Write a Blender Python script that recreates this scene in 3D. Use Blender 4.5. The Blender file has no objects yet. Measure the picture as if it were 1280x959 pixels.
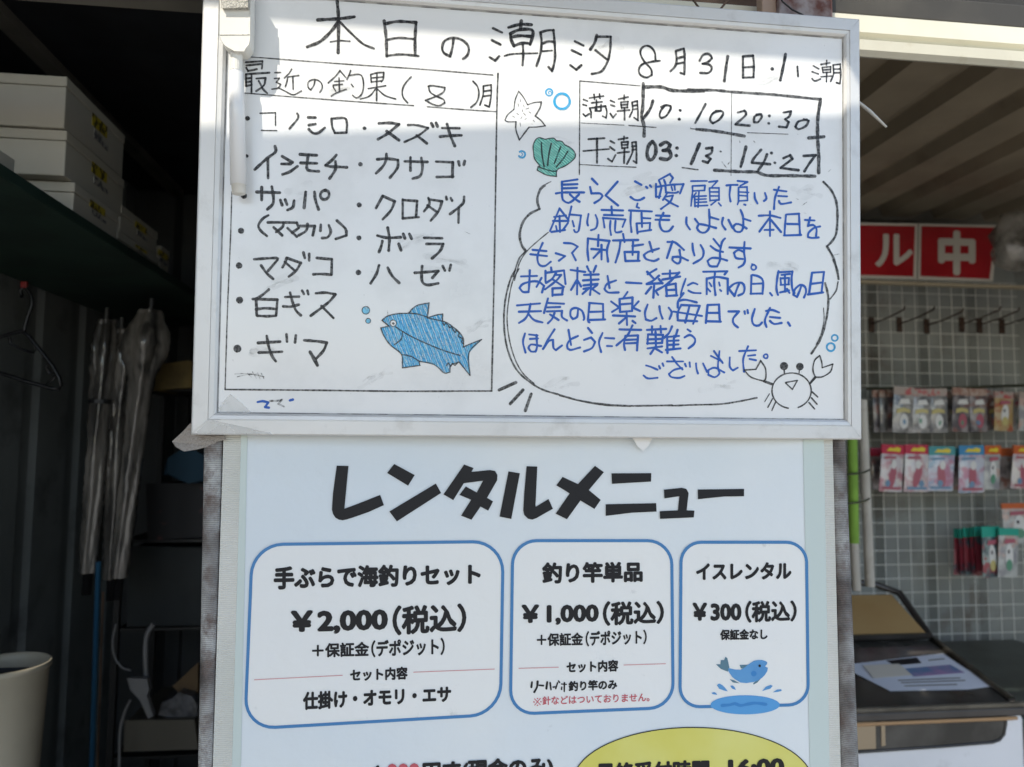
import bpy, math, random
from mathutils import Vector, Matrix
from mathutils.geometry import tessellate_polygon
random.seed(7)
R = math.radians
scene = bpy.context.scene
COL = scene.collection

# ---------------------------------------------------------------- camera
# camera axes (right, up, forward) are found from the whiteboard, which is 0.9 x 0.6 m
FPX = 924.0
CAM = Vector((0.0, 0.0, 1.6))
rX = Vector((0.99298, -0.01605, 0.11717)).normalized()       # world X seen from the camera
_p = R(4.4)
uZ = Vector((0.0, math.cos(_p), math.sin(_p)))
uZ = (uZ - rX * uZ.dot(rX)).normalized()                      # world Z seen from the camera
fY = Vector((rX.y*uZ.z-rX.z*uZ.y, rX.z*uZ.x-rX.x*uZ.z, rX.x*uZ.y-rX.y*uZ.x))
if fY.z < 0: fY = -fY
def c2w(v): return Vector((v.dot(rX), v.dot(fY), v.dot(uZ)))
cr, cu, cf = c2w(Vector((1, 0, 0))), c2w(Vector((0, 1, 0))), c2w(Vector((0, 0, 1)))
cam = bpy.data.cameras.new('camera')
camo = bpy.data.objects.new('camera', cam); COL.objects.link(camo)
m = Matrix.Identity(4)
for i in range(3):
    m[i][0], m[i][1], m[i][2], m[i][3] = cr[i], cu[i], -cf[i], CAM[i]
camo.matrix_world = m
cam.sensor_width = 36; cam.lens = FPX/1280*36; cam.clip_start = 0.02; cam.clip_end = 2000
cam.dof.use_dof = True; cam.dof.focus_distance = 0.97; cam.dof.aperture_fstop = 4.4
scene.camera = camo

# ---------------------------------------------------------------- light
SUN = Vector((-0.77, -1.0, 1.2)).normalized()
w = bpy.data.worlds.new('World'); scene.world = w; w.use_nodes = True
nt = w.node_tree; nt.nodes.clear()
sky = nt.nodes.new('ShaderNodeTexSky'); sky.sky_type = 'NISHITA'; sky.sun_disc = False
sky.sun_elevation = math.asin(SUN.z); sky.sun_rotation = math.atan2(SUN.x, SUN.y)
sky.air_density = 1.0; sky.dust_density = 1.0; sky.ozone_density = 1.2
bg = nt.nodes.new('ShaderNodeBackground'); bg.inputs[1].default_value = 0.15
wo = nt.nodes.new('ShaderNodeOutputWorld')
nt.links.new(sky.outputs[0], bg.inputs[0]); nt.links.new(bg.outputs[0], wo.inputs[0])
sl = bpy.data.lights.new('sun', 'SUN'); sl.energy = 2.4; sl.angle = R(0.53); sl.color = (1.0, 0.92, 0.79)
so = bpy.data.objects.new('sun', sl); COL.objects.link(so)
so.rotation_euler = SUN.to_track_quat('Z', 'Y').to_euler()
so.location = (0, -5, 8)
scene.view_settings.view_transform = 'Standard'; scene.view_settings.look = 'None'
scene.view_settings.gamma = 1.0; scene.view_settings.exposure = 1.02
scene.cycles.max_bounces = 8; scene.cycles.diffuse_bounces = 5
scene.cycles.transparent_max_bounces = 24

# ---------------------------------------------------------------- helpers
def ray(px, py):
    return c2w(Vector(((px-640)/FPX, -(py-479.5)/FPX, 1.0)))
def onY(px, py, Y):
    d = ray(px, py); return CAM + d*((Y-CAM.y)/d.y)
def onX(px, py, X):
    d = ray(px, py); return CAM + d*((X-CAM.x)/d.x)
def onZ(px, py, Z):
    d = ray(px, py); return CAM + d*((Z-CAM.z)/d.z)
def onP(px, py, p0, n):
    d = ray(px, py); return CAM + d*((p0-CAM).dot(n)/d.dot(n))

class MB:
    def __init__(s): s.v = []; s.f = []
    def add(s, vs, fs):
        k = len(s.v); s.v += [tuple(p) for p in vs]; s.f += [tuple(i+k for i in f) for f in fs]
    def quad(s, a, b, c, d): s.add([a, b, c, d], [(0, 1, 2, 3)])
    def box(s, a, b):
        x0, y0, z0 = a; x1, y1, z1 = b
        s.add([(x0,y0,z0),(x1,y0,z0),(x1,y1,z0),(x0,y1,z0),(x0,y0,z1),(x1,y0,z1),(x1,y1,z1),(x0,y1,z1)],
              [(0,3,2,1),(4,5,6,7),(0,1,5,4),(1,2,6,5),(2,3,7,6),(3,0,4,7)])
    def hexa(s, p):      # 8 points: bottom 4, top 4
        s.add(p, [(0,3,2,1),(4,5,6,7),(0,1,5,4),(1,2,6,5),(2,3,7,6),(3,0,4,7)])
    def prism(s, poly, ext):   # poly: list of Vector, ext Vector
        n = len(poly); tris = tessellate_polygon([poly])
        a = [Vector(p) for p in poly]; b = [p+ext for p in a]
        s.add(a+b, [tuple(t) for t in tris]+[tuple(i+n for i in t) for t in tris]+[(i,(i+1)%n,(i+1)%n+n,i+n) for i in range(n)])
    def tube(s, pts, r, n=8, cap=True):
        pts = [Vector(p) for p in pts]; k = len(s.v); m_ = len(pts)
        rr = r if isinstance(r, (list, tuple)) else [r]*m_
        up = Vector((0.3, 0.2, 1)).normalized()
        for i, p in enumerate(pts):
            t = (pts[min(i+1, m_-1)]-pts[max(i-1, 0)]).normalized()
            a = t.cross(up)
            if a.length < 1e-3: a = t.cross(Vector((1, 0, 0)))
            a.normalize(); b = t.cross(a)
            for j in range(n):
                q = 2*math.pi*j/n
                s.v.append(tuple(p+(a*math.cos(q)+b*math.sin(q))*rr[i]))
        for i in range(m_-1):
            for j in range(n):
                s.f.append((k+i*n+j, k+i*n+(j+1)%n, k+(i+1)*n+(j+1)%n, k+(i+1)*n+j))
        if cap:
            s.f.append(tuple(k+j for j in range(n))); s.f.append(tuple(k+(m_-1)*n+j for j in range(n)))
    def lathe(s, c, prof, n=24, sx=1, sy=1, wob=None):  # prof (r,z)
        k = len(s.v)
        for i, (r, z) in enumerate(prof):
            for j in range(n):
                q = 2*math.pi*j/n; w_ = wob(i, q) if wob else 1
                s.v.append((c[0]+r*w_*math.cos(q)*sx, c[1]+r*w_*math.sin(q)*sy, c[2]+z))
        for i in range(len(prof)-1):
            for j in range(n):
                s.f.append((k+i*n+j, k+i*n+(j+1)%n, k+(i+1)*n+(j+1)%n, k+(i+1)*n+j))

def finish(o, smooth, bevel):
    me = o.data
    if smooth:
        for p in me.polygons: p.use_smooth = True
    if bevel:
        b = o.modifiers.new('bevel', 'BEVEL'); b.width = bevel; b.segments = 2; b.limit_method = 'ANGLE'; b.angle_limit = R(35)
def obj(name, mb, mat, parent=None, smooth=False, bevel=0, solid=0, kind=None, label=None):
    me = bpy.data.meshes.new(name); me.from_pydata(mb.v, [], mb.f); me.update()
    mats = mat if isinstance(mat, list) else [mat]
    for q in mats: me.materials.append(q)
    o = bpy.data.objects.new(name, me); COL.objects.link(o)
    if parent is not None: put(o, parent)
    if solid:
        b = o.modifiers.new('solid', 'SOLIDIFY'); b.thickness = solid; b.offset = 0
    finish(o, smooth, bevel)
    if kind: o['kind'] = kind
    if label: o['label'] = label
    return o
def wloc(o):
    p = Vector(o.location)
    while o.parent: o = o.parent; p += o.location
    return p
def put(o, parent):
    o.parent = parent; o.location = -wloc(parent)
def thing(name, label, cat, loc=(0, 0, 0), group=None):
    o = bpy.data.objects.new(name, None); COL.objects.link(o)
    o.location = loc; o.empty_display_size = .05; o['label'] = label; o['category'] = cat
    if group: o['group'] = group
    return o
def tag(o, label, cat, group=None):
    o['label'] = label; o['category'] = cat
    if group: o['group'] = group
    return o
def struct(name, mb, mat, **k): return obj(name, mb, mat, kind='structure', **k)
def copy_tree(o, parent=None):
    c = o.copy(); COL.objects.link(c)
    if parent is not None: c.parent = parent
    for ch in list(o.children): copy_tree(ch, c)
    return c

# ---------------------------------------------------------------- materials
def mat(name, col, rough=.6, metal=0, var=.0, vscale=8, col2=None, lo=.4, hi=.6, bump=0, bscale=40,
        alpha=1, stretch=(1, 1, 1), coat=0, spec=.5, detail=5, trans=0, dirt=None, dscale=3, dlo=.55, dhi=.75):
    m_ = bpy.data.materials.new(name); m_.use_nodes = True
    t = m_.node_tree; N = t.nodes; L = t.links; b = N['Principled BSDF']
    b.inputs['Roughness'].default_value = rough; b.inputs['Metallic'].default_value = metal
    b.inputs['Specular IOR Level'].default_value = spec
    b.inputs['Coat Weight'].default_value = coat; b.inputs['Coat Roughness'].default_value = .08
    b.inputs['Transmission Weight'].default_value = trans
    b.inputs['Alpha'].default_value = alpha
    tc = N.new('ShaderNodeTexCoord'); mp = N.new('ShaderNodeMapping'); mp.inputs['Scale'].default_value = stretch
    L.new(tc.outputs['Object'], mp.inputs[0])
    c1 = tuple(col)+(1,)
    src = None
    if col2 is not None or var:
        n = N.new('ShaderNodeTexNoise'); n.inputs['Scale'].default_value = vscale; n.inputs['Detail'].default_value = detail
        L.new(mp.outputs[0], n.inputs['Vector'])
        r = N.new('ShaderNodeValToRGB'); r.color_ramp.elements[0].position = lo; r.color_ramp.elements[1].position = hi
        c2 = tuple(col2)+(1,) if col2 is not None else tuple(min(1, x*(1+var)) for x in col)+(1,)
        ca = c1 if col2 is not None else tuple(x*(1-var) for x in col)+(1,)
        r.color_ramp.elements[0].color = ca; r.color_ramp.elements[1].color = c2
        L.new(n.outputs['Fac'], r.inputs[0]); src = r.outputs[0]
    if dirt is not None:
        n = N.new('ShaderNodeTexNoise'); n.inputs['Scale'].default_value = dscale; n.inputs['Detail'].default_value = 9; n.inputs['Roughness'].default_value = .65
        L.new(mp.outputs[0], n.inputs['Vector'])
        r = N.new('ShaderNodeMapRange'); r.inputs[1].default_value = dlo; r.inputs[2].default_value = dhi
        L.new(n.outputs['Fac'], r.inputs[0])
        mx = N.new('ShaderNodeMix'); mx.data_type = 'RGBA'
        L.new(r.outputs[0], mx.inputs[0])
        if src is not None: L.new(src, mx.inputs[6])
        else: mx.inputs[6].default_value = c1
        mx.inputs[7].default_value = tuple(dirt)+(1,)
        src = mx.outputs[2]
    if src is not None: L.new(src, b.inputs['Base Color'])
    else: b.inputs['Base Color'].default_value = c1
    if bump:
        n = N.new('ShaderNodeTexNoise'); n.inputs['Scale'].default_value = bscale; n.inputs['Detail'].default_value = 4
        L.new(mp.outputs[0], n.inputs['Vector'])
        bp = N.new('ShaderNodeBump'); bp.inputs['Strength'].default_value = bump; bp.inputs['Distance'].default_value = .004
        L.new(n.outputs['Fac'], bp.inputs['Height']); L.new(bp.outputs[0], b.inputs['Normal'])
    return m_
def marker(name, col, fade=.35, col2=None, hatch=0, lo=.38, hi=.6, sc=260):
    """dry marker ink: streaky, partly see-through where the pen ran dry"""
    m_ = bpy.data.materials.new(name); m_.use_nodes = True
    t = m_.node_tree; N = t.nodes; L = t.links; b = N['Principled BSDF']
    b.inputs['Roughness'].default_value = .38; b.inputs['Base Color'].default_value = tuple(col)+(1,)
    tc = N.new('ShaderNodeTexCoord'); n = N.new('ShaderNodeTexNoise'); n.inputs['Scale'].default_value = sc; n.inputs['Detail'].default_value = 3
    L.new(tc.outputs['Object'], n.inputs['Vector'])
    r = N.new('ShaderNodeMapRange'); r.inputs[1].default_value = lo; r.inputs[2].default_value = hi
    r.inputs[3].default_value = 1; r.inputs[4].default_value = 1-fade
    L.new(n.outputs['Fac'], r.inputs[0]); out = r.outputs[0]
    n2 = N.new('ShaderNodeTexNoise'); n2.inputs['Scale'].default_value = 14; n2.inputs['Detail'].default_value = 2
    L.new(tc.outputs['Object'], n2.inputs['Vector'])
    r2 = N.new('ShaderNodeMapRange'); r2.inputs[1].default_value = .35; r2.inputs[2].default_value = .7; r2.inputs[3].default_value = 1; r2.inputs[4].default_value = 1-fade*.5
    L.new(n2.outputs['Fac'], r2.inputs[0])
    mu = N.new('ShaderNodeMath'); mu.operation = 'MULTIPLY'; L.new(out, mu.inputs[0]); L.new(r2.outputs[0], mu.inputs[1]); out = mu.outputs[0]
    if hatch:
        wv = N.new('ShaderNodeTexWave'); wv.inputs['Scale'].default_value = hatch; wv.inputs['Distortion'].default_value = 3
        wv.inputs['Detail'].default_value = 2; wv.inputs['Detail Scale'].default_value = 3
        mp = N.new('ShaderNodeMapping'); mp.inputs['Rotation'].default_value = (0, R(35), 0)
        L.new(tc.outputs['Object'], mp.inputs[0]); L.new(mp.outputs[0], wv.inputs['Vector'])
        r3 = N.new('ShaderNodeMapRange'); r3.inputs[1].default_value = .0; r3.inputs[2].default_value = .45; r3.inputs[3].default_value = .55; r3.inputs[4].default_value = 1
        L.new(wv.outputs['Fac'], r3.inputs[0])
        m2 = N.new('ShaderNodeMath'); m2.operation = 'MULTIPLY'; L.new(out, m2.inputs[0]); L.new(r3.outputs[0], m2.inputs[1]); out = m2.outputs[0]
        if col2:
            mx = N.new('ShaderNodeMix'); mx.data_type = 'RGBA'; L.new(n2.outputs['Fac'], mx.inputs[0])
            mx.inputs[6].default_value = tuple(col)+(1,); mx.inputs[7].default_value = tuple(col2)+(1,); L.new(mx.outputs[2], b.inputs['Base Color'])
    L.new(out, b.inputs['Alpha'])
    return m_

# ---------------------------------------------------------------- pen strokes
# frames: origin x, y and scale of the enlargement each stroke was measured in (board marks only)
FR = dict(A=(230,0,6.395),B=(420,0,6.395),C=(600,0,5.333),D=(820,0,4.741),E=(230,140,5.995),F=(230,290,5.995),G=(430,140,5.995),
 H=(430,290,4.795),M=(240,260,3.048),N=(200,430,6.395),b1=(680,215,7.994),b2=(800,215,7.994),b3=(900,215,7.994),b4=(640,325,7.994),
 b5=(780,325,9.136),b6=(900,325,7.994),b7=(740,395,7.994),T=(720,95,7.994),t=(820,90,5.333),P3=(640,210,6.395),P5=(620,330,5.045),
 P6=(840,330,5.048),U=(600,10,8),V=(300,60,6.4),W=(620,90,5.818),Q=(860,790,8.533),R1=(400,570,4.923),R2=(640,570,4.267),K=(640,820,6.4),
 X=(0,0,1))
def pts(fr, s):
    ox, oy, k = FR[fr]
    return [(ox+float(a)/k, oy+float(b)/k) for a, b in (q.split(',') for q in s.split())]
def smooth(p, step=2.2):
    """Catmull-Rom through the points, kept sharp at corners; returns a list of pieces"""
    pieces = []; cur = [p[0]]
    for i in range(1, len(p)-1):
        a = math.atan2(p[i][1]-p[i-1][1], p[i][0]-p[i-1][0]); b = math.atan2(p[i+1][1]-p[i][1], p[i+1][0]-p[i][0])
        d = abs((b-a+math.pi) % (2*math.pi)-math.pi)
        cur.append(p[i])
        if d > R(68): pieces.append(cur); cur = [p[i]]
    cur.append(p[-1]); pieces.append(cur)
    out = []
    for c in pieces:
        if len(c) == 2: q = [c[0], ((c[0][0]+c[1][0])/2, (c[0][1]+c[1][1])/2), c[1]]; out.append(q); continue
        e = [(2*c[0][0]-c[1][0], 2*c[0][1]-c[1][1])]+c+[(2*c[-1][0]-c[-2][0], 2*c[-1][1]-c[-2][1])]
        q = []
        for i in range(1, len(e)-2):
            p0, p1, p2, p3 = e[i-1:i+3]
            n = max(2, min(10, int(math.hypot(p2[0]-p1[0], p2[1]-p1[1])/step)))
            for j in range(n):
                t = j/n
                q.append(tuple(.5*((2*p1[k])+(-p0[k]+p2[k])*t+(2*p0[k]-5*p1[k]+4*p2[k]-p3[k])*t*t+(-p0[k]+3*p1[k]-3*p2[k]+p3[k])*t**3) for k in (0, 1)))
        q.append(c[-1]); out.append(q)
    return out
LAY = [0]
def ribbon(mb, P, path, w, off=.0004, taper=.12, cap=True):
    """P(px,py,off) puts a point on the surface; path in photo pixels, w = width in pixels"""
    LAY[0] += 1
    o0 = off+(LAY[0] % 16)*1.4e-5
    n = len(path); L = []; Rr = []
    dirs = []
    for i in range(n):
        a = path[max(0, i-1)]; b = path[min(n-1, i+1)]
        dx, dy = b[0]-a[0], b[1]-a[1]; l = math.hypot(dx, dy) or 1
        dirs.append((dx/l, dy/l))
    vs = []
    ph = random.random()*6
    for i, (x, y) in enumerate(path):
        dx, dy = dirs[i]; ww = w*.5*(1+taper*math.sin(ph+i*.9))
        oo = o0+i*1.2e-6
        vs.append(P(x-dy*ww, y+dx*ww, oo)); vs.append(P(x+dy*ww, y-dx*ww, oo))
    mb.add(vs, [(2*i, 2*i+1, 2*i+3, 2*i+2) for i in range(n-1)])
    if cap:
        for (x, y), (dx, dy), sg, oo in ((path[0], dirs[0], -1, o0), (path[-1], dirs[-1], 1, o0+(n-1)*1.2e-6)):
            ww = w*.5*(1+taper*math.sin(ph+(0 if sg < 0 else (n-1)*.9)))
            a0 = math.atan2(dy, dx)
            c = [P(x+math.cos(a0+q)*ww*sg, y+math.sin(a0+q)*ww*sg, oo) for q in [R(t) for t in (-90, -60, -30, 0, 30, 60, 90)]]
            mb.add(c, [tuple(range(len(c)))])
def strokes(P, fr, data, w, mb=None, ws=1.0, **k):
    mb = mb or MB()
    for s in data.split(';'):
        s = s.strip()
        if not s: continue
        ww = w
        if s[0] == '!': a, s = s[1:].split('!'); ww = float(a)
        p = pts(fr, s); ww *= ws
        if len(p) == 1: p = [(p[0][0]-.3, p[0][1]), (p[0][0], p[0][1]), (p[0][0]+.3, p[0][1]+.2)]; ribbon(mb, P, p, ww, **k); continue
        for q in smooth(p): ribbon(mb, P, q, ww, **k)
    return mb
def ringpts(fr, cx, cy, rx, ry=None, n=22, a0=0, a1=360):
    ox, oy, k = FR[fr]; ry = ry or rx
    return [(ox+(cx+rx*math.cos(R(a0+(a1-a0)*i/n)))/k, oy+(cy+ry*math.sin(R(a0+(a1-a0)*i/n)))/k) for i in range(n+1)]
def fill(mb, P, poly, off=.0003):
    LAY[0] += 1; off += (LAY[0] % 8)*1e-5
    v2 = [Vector((x, y, 0)) for x, y in poly]
    mb.add([P(x, y, off) for x, y in poly], [tuple(t) for t in tessellate_polygon([v2])])

TITLE = [('A', 3.6, "1225,10 1235,160 1232,420;1068,160 1240,150 1362,135;1235,165 1185,240 1090,330 985,375;!2.6!1240,170 1330,260 1430,350 1517,388;!1.8!1170,335 1240,325 1325,330"),
('B', 3.4, "385,168 400,300 405,448;395,190 500,172 640,180 632,300 632,440;!2.6!410,318 500,303 620,312;!2.6!408,446 520,435 660,447;!2.8!940,305 930,380 912,450 865,425 848,385 865,330 920,305 990,312 1045,350 1062,395 1048,445 1015,470"),
('U', 2.7, "130,203 220,245;118,322 203,365;95,492 152,525 192,482;!3.4!285,195 400,165 515,168;!3.6!413,130 405,210;!3.6!305,262 312,320 340,380;!3.6!305,258 380,222 490,212 530,235 522,300 500,365;!3.4!320,290 400,278 510,285;!3.2!335,378 420,352 505,355;428,360 432,470 425,572;!2!245,480 330,460 575,452;605,245 615,330 605,450 565,580;605,245 670,225 735,222 745,330 750,480 740,560 720,630 685,590;622,355 680,335 735,338;!2!622,432 720,425"),
('C', 2.7, "632,275 690,303;612,335 675,365;602,435 642,465 675,435;!3.2!778,235 765,285 735,330;778,245 872,245 868,330 850,410 810,475 745,493;770,335 845,395;!2.3!1170,400 1165,350 1140,315 1105,305 1075,325 1070,360 1095,410 1140,460 1145,500 1110,517 1070,500 1058,465 1080,430 1140,412 1200,405"),
('D', 2.6, "118,310 122,360 112,395 85,422;118,302 165,288 170,340 168,440 145,432;128,345 165,335;122,378 165,370;258,360 280,325 315,320 332,345 305,370 275,378 320,385 330,410 310,432 262,432;!3.2!425,335 415,400 405,480;515,335 516,460;515,335 575,330 580,380 578,458;518,400 575,395;!2!516,460 580,458;!4!690,408;!3.2!768,322 755,390 737,475;!2.6!838,395 842,452"),
('D', 1.9, "932,390 965,408;925,425 962,438;925,465 940,480 975,468;978,382 1030,372;1012,358 1010,385;985,400 990,430 1035,428;1035,395 1035,428;985,400 1035,395;988,415 1033,412;1012,430 1010,485;978,455 1045,450;1050,385 1052,440 1035,482;1050,385 1092,380 1095,440 1090,495 1070,490;1055,410 1090,408;1055,432 1090,430")]
HEADER = [('V', 2.2, "48,115 180,105 175,165;52,140 165,128;50,160 65,185 135,170;48,210 235,198;48,215 48,305;92,208 92,360;50,245 90,240;50,275 90,268;48,305 95,295;130,245 205,240 190,300 130,345;150,265 185,330 218,362;!1.6!280,198 325,195;!1.6!275,245 315,240 290,275 325,290 305,320 255,330;!1.7!310,320 360,345 425,375 490,345;!1.7!412,170 395,200 355,240;!1.7!380,235 375,270 362,310;!1.7!385,232 470,220;!1.7!422,228 425,330;!1.7!600,255 590,300 565,335 545,315 545,275 575,255 615,255 650,280 658,320 638,355;!1.7!800,180 765,225 705,280;!1.7!800,182 845,235;!1.7!755,268 830,262;!1.7!745,298 820,290;!1.7!792,240 795,345;!1.7!745,310 765,345;!1.7!730,385 770,360 850,330;!1.7!885,180 870,220 855,250;!1.7!870,220 960,212 985,260 985,330 965,380 930,400 900,378;!1.7!890,290 905,310;!1.9!1045,215 1050,275;!1.9!1045,212 1100,198 1150,195 1145,250 1130,270;!1.6!1050,240 1140,232;!1.6!1050,272 1135,262;!1.9!1095,200 1092,420;!1.7!1025,325 1165,302;!1.7!1090,320 1035,385 962,408;!1.7!1095,325 1160,380 1245,408"),
('B', 1.9, "600,615 555,665 530,720 535,775 572,822;738,690 770,685 870,700;870,700 860,735 800,770 715,802;740,690 752,735 800,768 860,795 868,822 825,845 770,832 715,802;1095,650 1130,690 1142,750 1125,815 1078,858;1178,690 1175,760 1150,840;1178,688 1240,678 1240,760 1225,855 1190,840;1182,730 1235,722;1180,770 1235,762")]
LIST1 = [('E', 3, "!5!478,48;!1.6!570,10 685,5 685,100;!1.6!580,138 695,140;!2.4!848,12 855,45 790,125;930,40 985,42;935,98 985,90;935,130 970,160 1010,155 1055,118;!2.6!1105,50 1110,110 1130,155;!2.6!1105,50 1200,45 1220,80 1218,155;!2.6!1130,158 1215,155"),
('G', 3.2, "!4!155,122;262,85 350,82 412,92 330,160 255,205;320,145 412,212;!2.6!480,98 540,98 630,120 560,175 455,225;545,175 620,235;655,85 668,110;690,82 700,108;!2.6!735,120 865,122;720,185 800,178 880,175;772,90 795,170 830,255")]
LIST2 = [('E', 3.3, "!4!470,330;682,258 685,300 620,350 530,432;628,350 630,495;735,332 812,378;730,390 798,390;738,468 790,450 850,408;870,318 995,325;875,382 995,385;930,325 920,420 945,440 1010,445;1142,322 1110,360 1060,400 1100,410 1160,412 1220,415;1135,370 1135,430 1092,498"),
('G', 3.1, "!4.5!125,392;250,355 320,350 405,360 400,420 345,492;318,315 315,360 290,410 240,460;455,370 625,375;498,340 498,440;580,345 588,420 570,480 515,500;690,372 815,378 812,490;695,488 820,485;858,372 865,402;905,368 898,395")]
LIST3 = [('E', 3.3, "!6!448,628;545,600 718,605;582,565 582,660;658,560 670,640 665,690 625,730;722,660 735,698;758,658 772,695;825,665 815,715 775,735;912,600 900,718;978,600 985,660 1008,730;1060,585 1030,600 1022,630 1040,655 1070,652 1088,625 1080,595 1055,588"),
('G', 3, "!5!115,697;290,630 240,720;290,630 380,670 350,740 290,805;440,655 440,800;440,660 548,668 540,785;440,798 560,788;632,645 640,690 600,745;635,655 735,670 710,740 650,815;625,700 690,745;765,635 770,655;800,645 810,665;900,635 895,680 860,715 795,765;860,715 858,830")]
LIST4 = [('E', 3, "!6!428,890;632,775 590,800 558,850 575,890 622,930;628,828 745,828 740,860 690,900;672,865 735,925;760,828 845,830 860,870 810,905;775,870 845,935;870,855 980,855 965,925;925,840 915,890 860,925;1025,845 1022,890;1085,848 1100,900 1075,940 1035,945"),
('M', 3, "552,48 585,80 588,105 548,118"),
('H', 3.2, "!5!88,35;200,22 260,35 340,32;262,-25 272,40 268,112;230,55 222,90 210,120;328,72 342,110;355,12 365,38;392,12 405,40;480,35 588,38;495,72 595,72 575,115 528,158")]
LIST5 = [('F', 3, "!7!415,252;525,205 690,195 700,210 630,292;578,252 620,310 668,352;770,195 875,232 840,290 785,335;770,195 755,235 738,265;755,225 830,290;895,155 905,195;938,165 938,215;995,195 1108,205 1105,318;970,318 1030,315 1105,322"),
('H', 3.2, "!6!88,243;210,200 195,250 160,308;262,215 290,265 330,305;425,245 500,240 565,235 530,275;468,205 465,260 470,300 500,318 565,308;592,205 605,232;640,198 632,232")]
LIST6 = [('F', 3, "!7!415,510;635,432 590,470 545,500;540,500 545,625;515,503 700,508 690,625;540,580 610,572 695,578;548,628 620,632 690,628;758,488 862,485;745,558 800,560 860,545;795,455 815,530 840,590 875,625;885,440 898,465;925,440 932,468;988,460 1060,455 1135,468 1080,530 950,628;1030,555 1120,645")]
LIST7 = [('F', 3.2, "!8!402,875;555,832 720,822;560,905 735,898;620,780 635,860 660,930 688,970;768,768 772,822;838,775 832,828;900,812 1000,820 1070,830 1045,890 990,950;!4!945,900 980,960 1000,1000")]
TLAB1 = [('T', 2, "75,235 115,250;70,285 105,295;72,380 95,402 130,378;135,220 275,200;180,185 185,235;235,180 240,225;155,268 260,258;135,320 150,360 150,415;140,320 295,300 308,360 300,418 265,400;205,240 205,340;190,350 240,350;195,310 195,345;250,290 250,345;345,245 385,262;348,290 385,302;342,375 370,415 400,380;425,230 520,210;482,190 480,235;448,265 455,320;448,262 520,255 512,312;450,290 515,285;455,318 515,315;485,320 485,438;415,350 535,340;560,265 565,340 535,410;560,262 612,250 618,340 620,445 580,415;565,300 610,290;565,335 610,328")]
TLAB2 = [('T', 2.1, "125,632 285,622;75,750 330,730;!2.6!210,625 210,868;345,650 385,672;340,710 385,742;320,828 360,858 395,790;425,635 515,620;480,605 478,640;455,665 460,725;455,662 520,658 515,718;458,690 515,688;460,722 518,718;485,720 480,870;415,770 530,758;560,665 565,760 510,880;560,665 600,660 605,760 605,870 575,850;560,705 600,700;560,740 600,735")]
TIME1 = [('T', 2.4, "!3.2!768,250 740,330 670,430;880,305 845,350 835,400 855,420 900,400 945,330 945,300 900,292 850,310;!3!1040,342;!3!1033,432"),
('t', 2.6, "330,215 300,270 262,340;430,258 380,275 360,320 380,342 420,320 448,280 440,262 400,260;545,270 590,258 600,285 530,350 625,358;690,280 655,300 655,335 680,335 705,300 700,282 670,285;!3!755,292;!3!752,342;850,270 900,262 890,295 860,315 885,335 870,370 820,365;1005,318 950,330 930,365 950,382 1000,360 1018,325 985,315")]
TIME2 = [('T', 4, "760,655 725,700 710,770 725,830 760,835 795,780 795,700 765,655;845,690 900,660 940,690 920,730 870,745 935,750 950,800 910,835 845,825;!3.4!1010,720;!3.4!1003,795"),
('t', 2.9, "!3.8!290,480 265,540 235,612;335,510 375,505 370,540 335,560 365,580 345,605 312,595;!2!432,530;!3.4!600,500 585,560 565,632;700,520 650,580 640,605 760,615;740,550 720,600 675,665;!3!770,540;!3!792,605;850,575 895,555 910,580 830,640 950,655;985,560 1065,555 1030,600 990,662")]
TABLE = [('T', 1.3, "40,50 640,98;!1.4!38,50 36,500 34,985;!.9!50,470 480,492;!1.4!530,495 800,515;!1.2!40,885 300,900 600,912"),
('T', 4, "672,75 668,300 655,400 680,500 680,600;672,110 850,110 980,145 1279,150"),
('t', 3.2, "215,118 400,122 500,132 700,145 830,155 1095,182;!4!1098,180 1080,300 1078,430 1085,560 1085,672;!3.6!270,382 400,395 590,428;!1.2!230,378 300,385;!1!610,405 880,415;!4!1020,440 1120,432;!1.5!175,638 280,652;!3.8!390,655 560,665 670,668 740,690 900,692 1060,695;!.8!505,130 500,690"),
('X', 1.5, "309.7,71 430,80 520,86 616,93.8;306.6,116.5 430,126 517,132;534,133.4 580,137 620,139.5;!2!622.5,92 621,140 618.5,300 614.6,489;!1.5!289.7,240 288,300 284.2,390 281.3,487;!2!281.3,487 400,488 500,489.2 614.6,488.8")]
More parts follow.
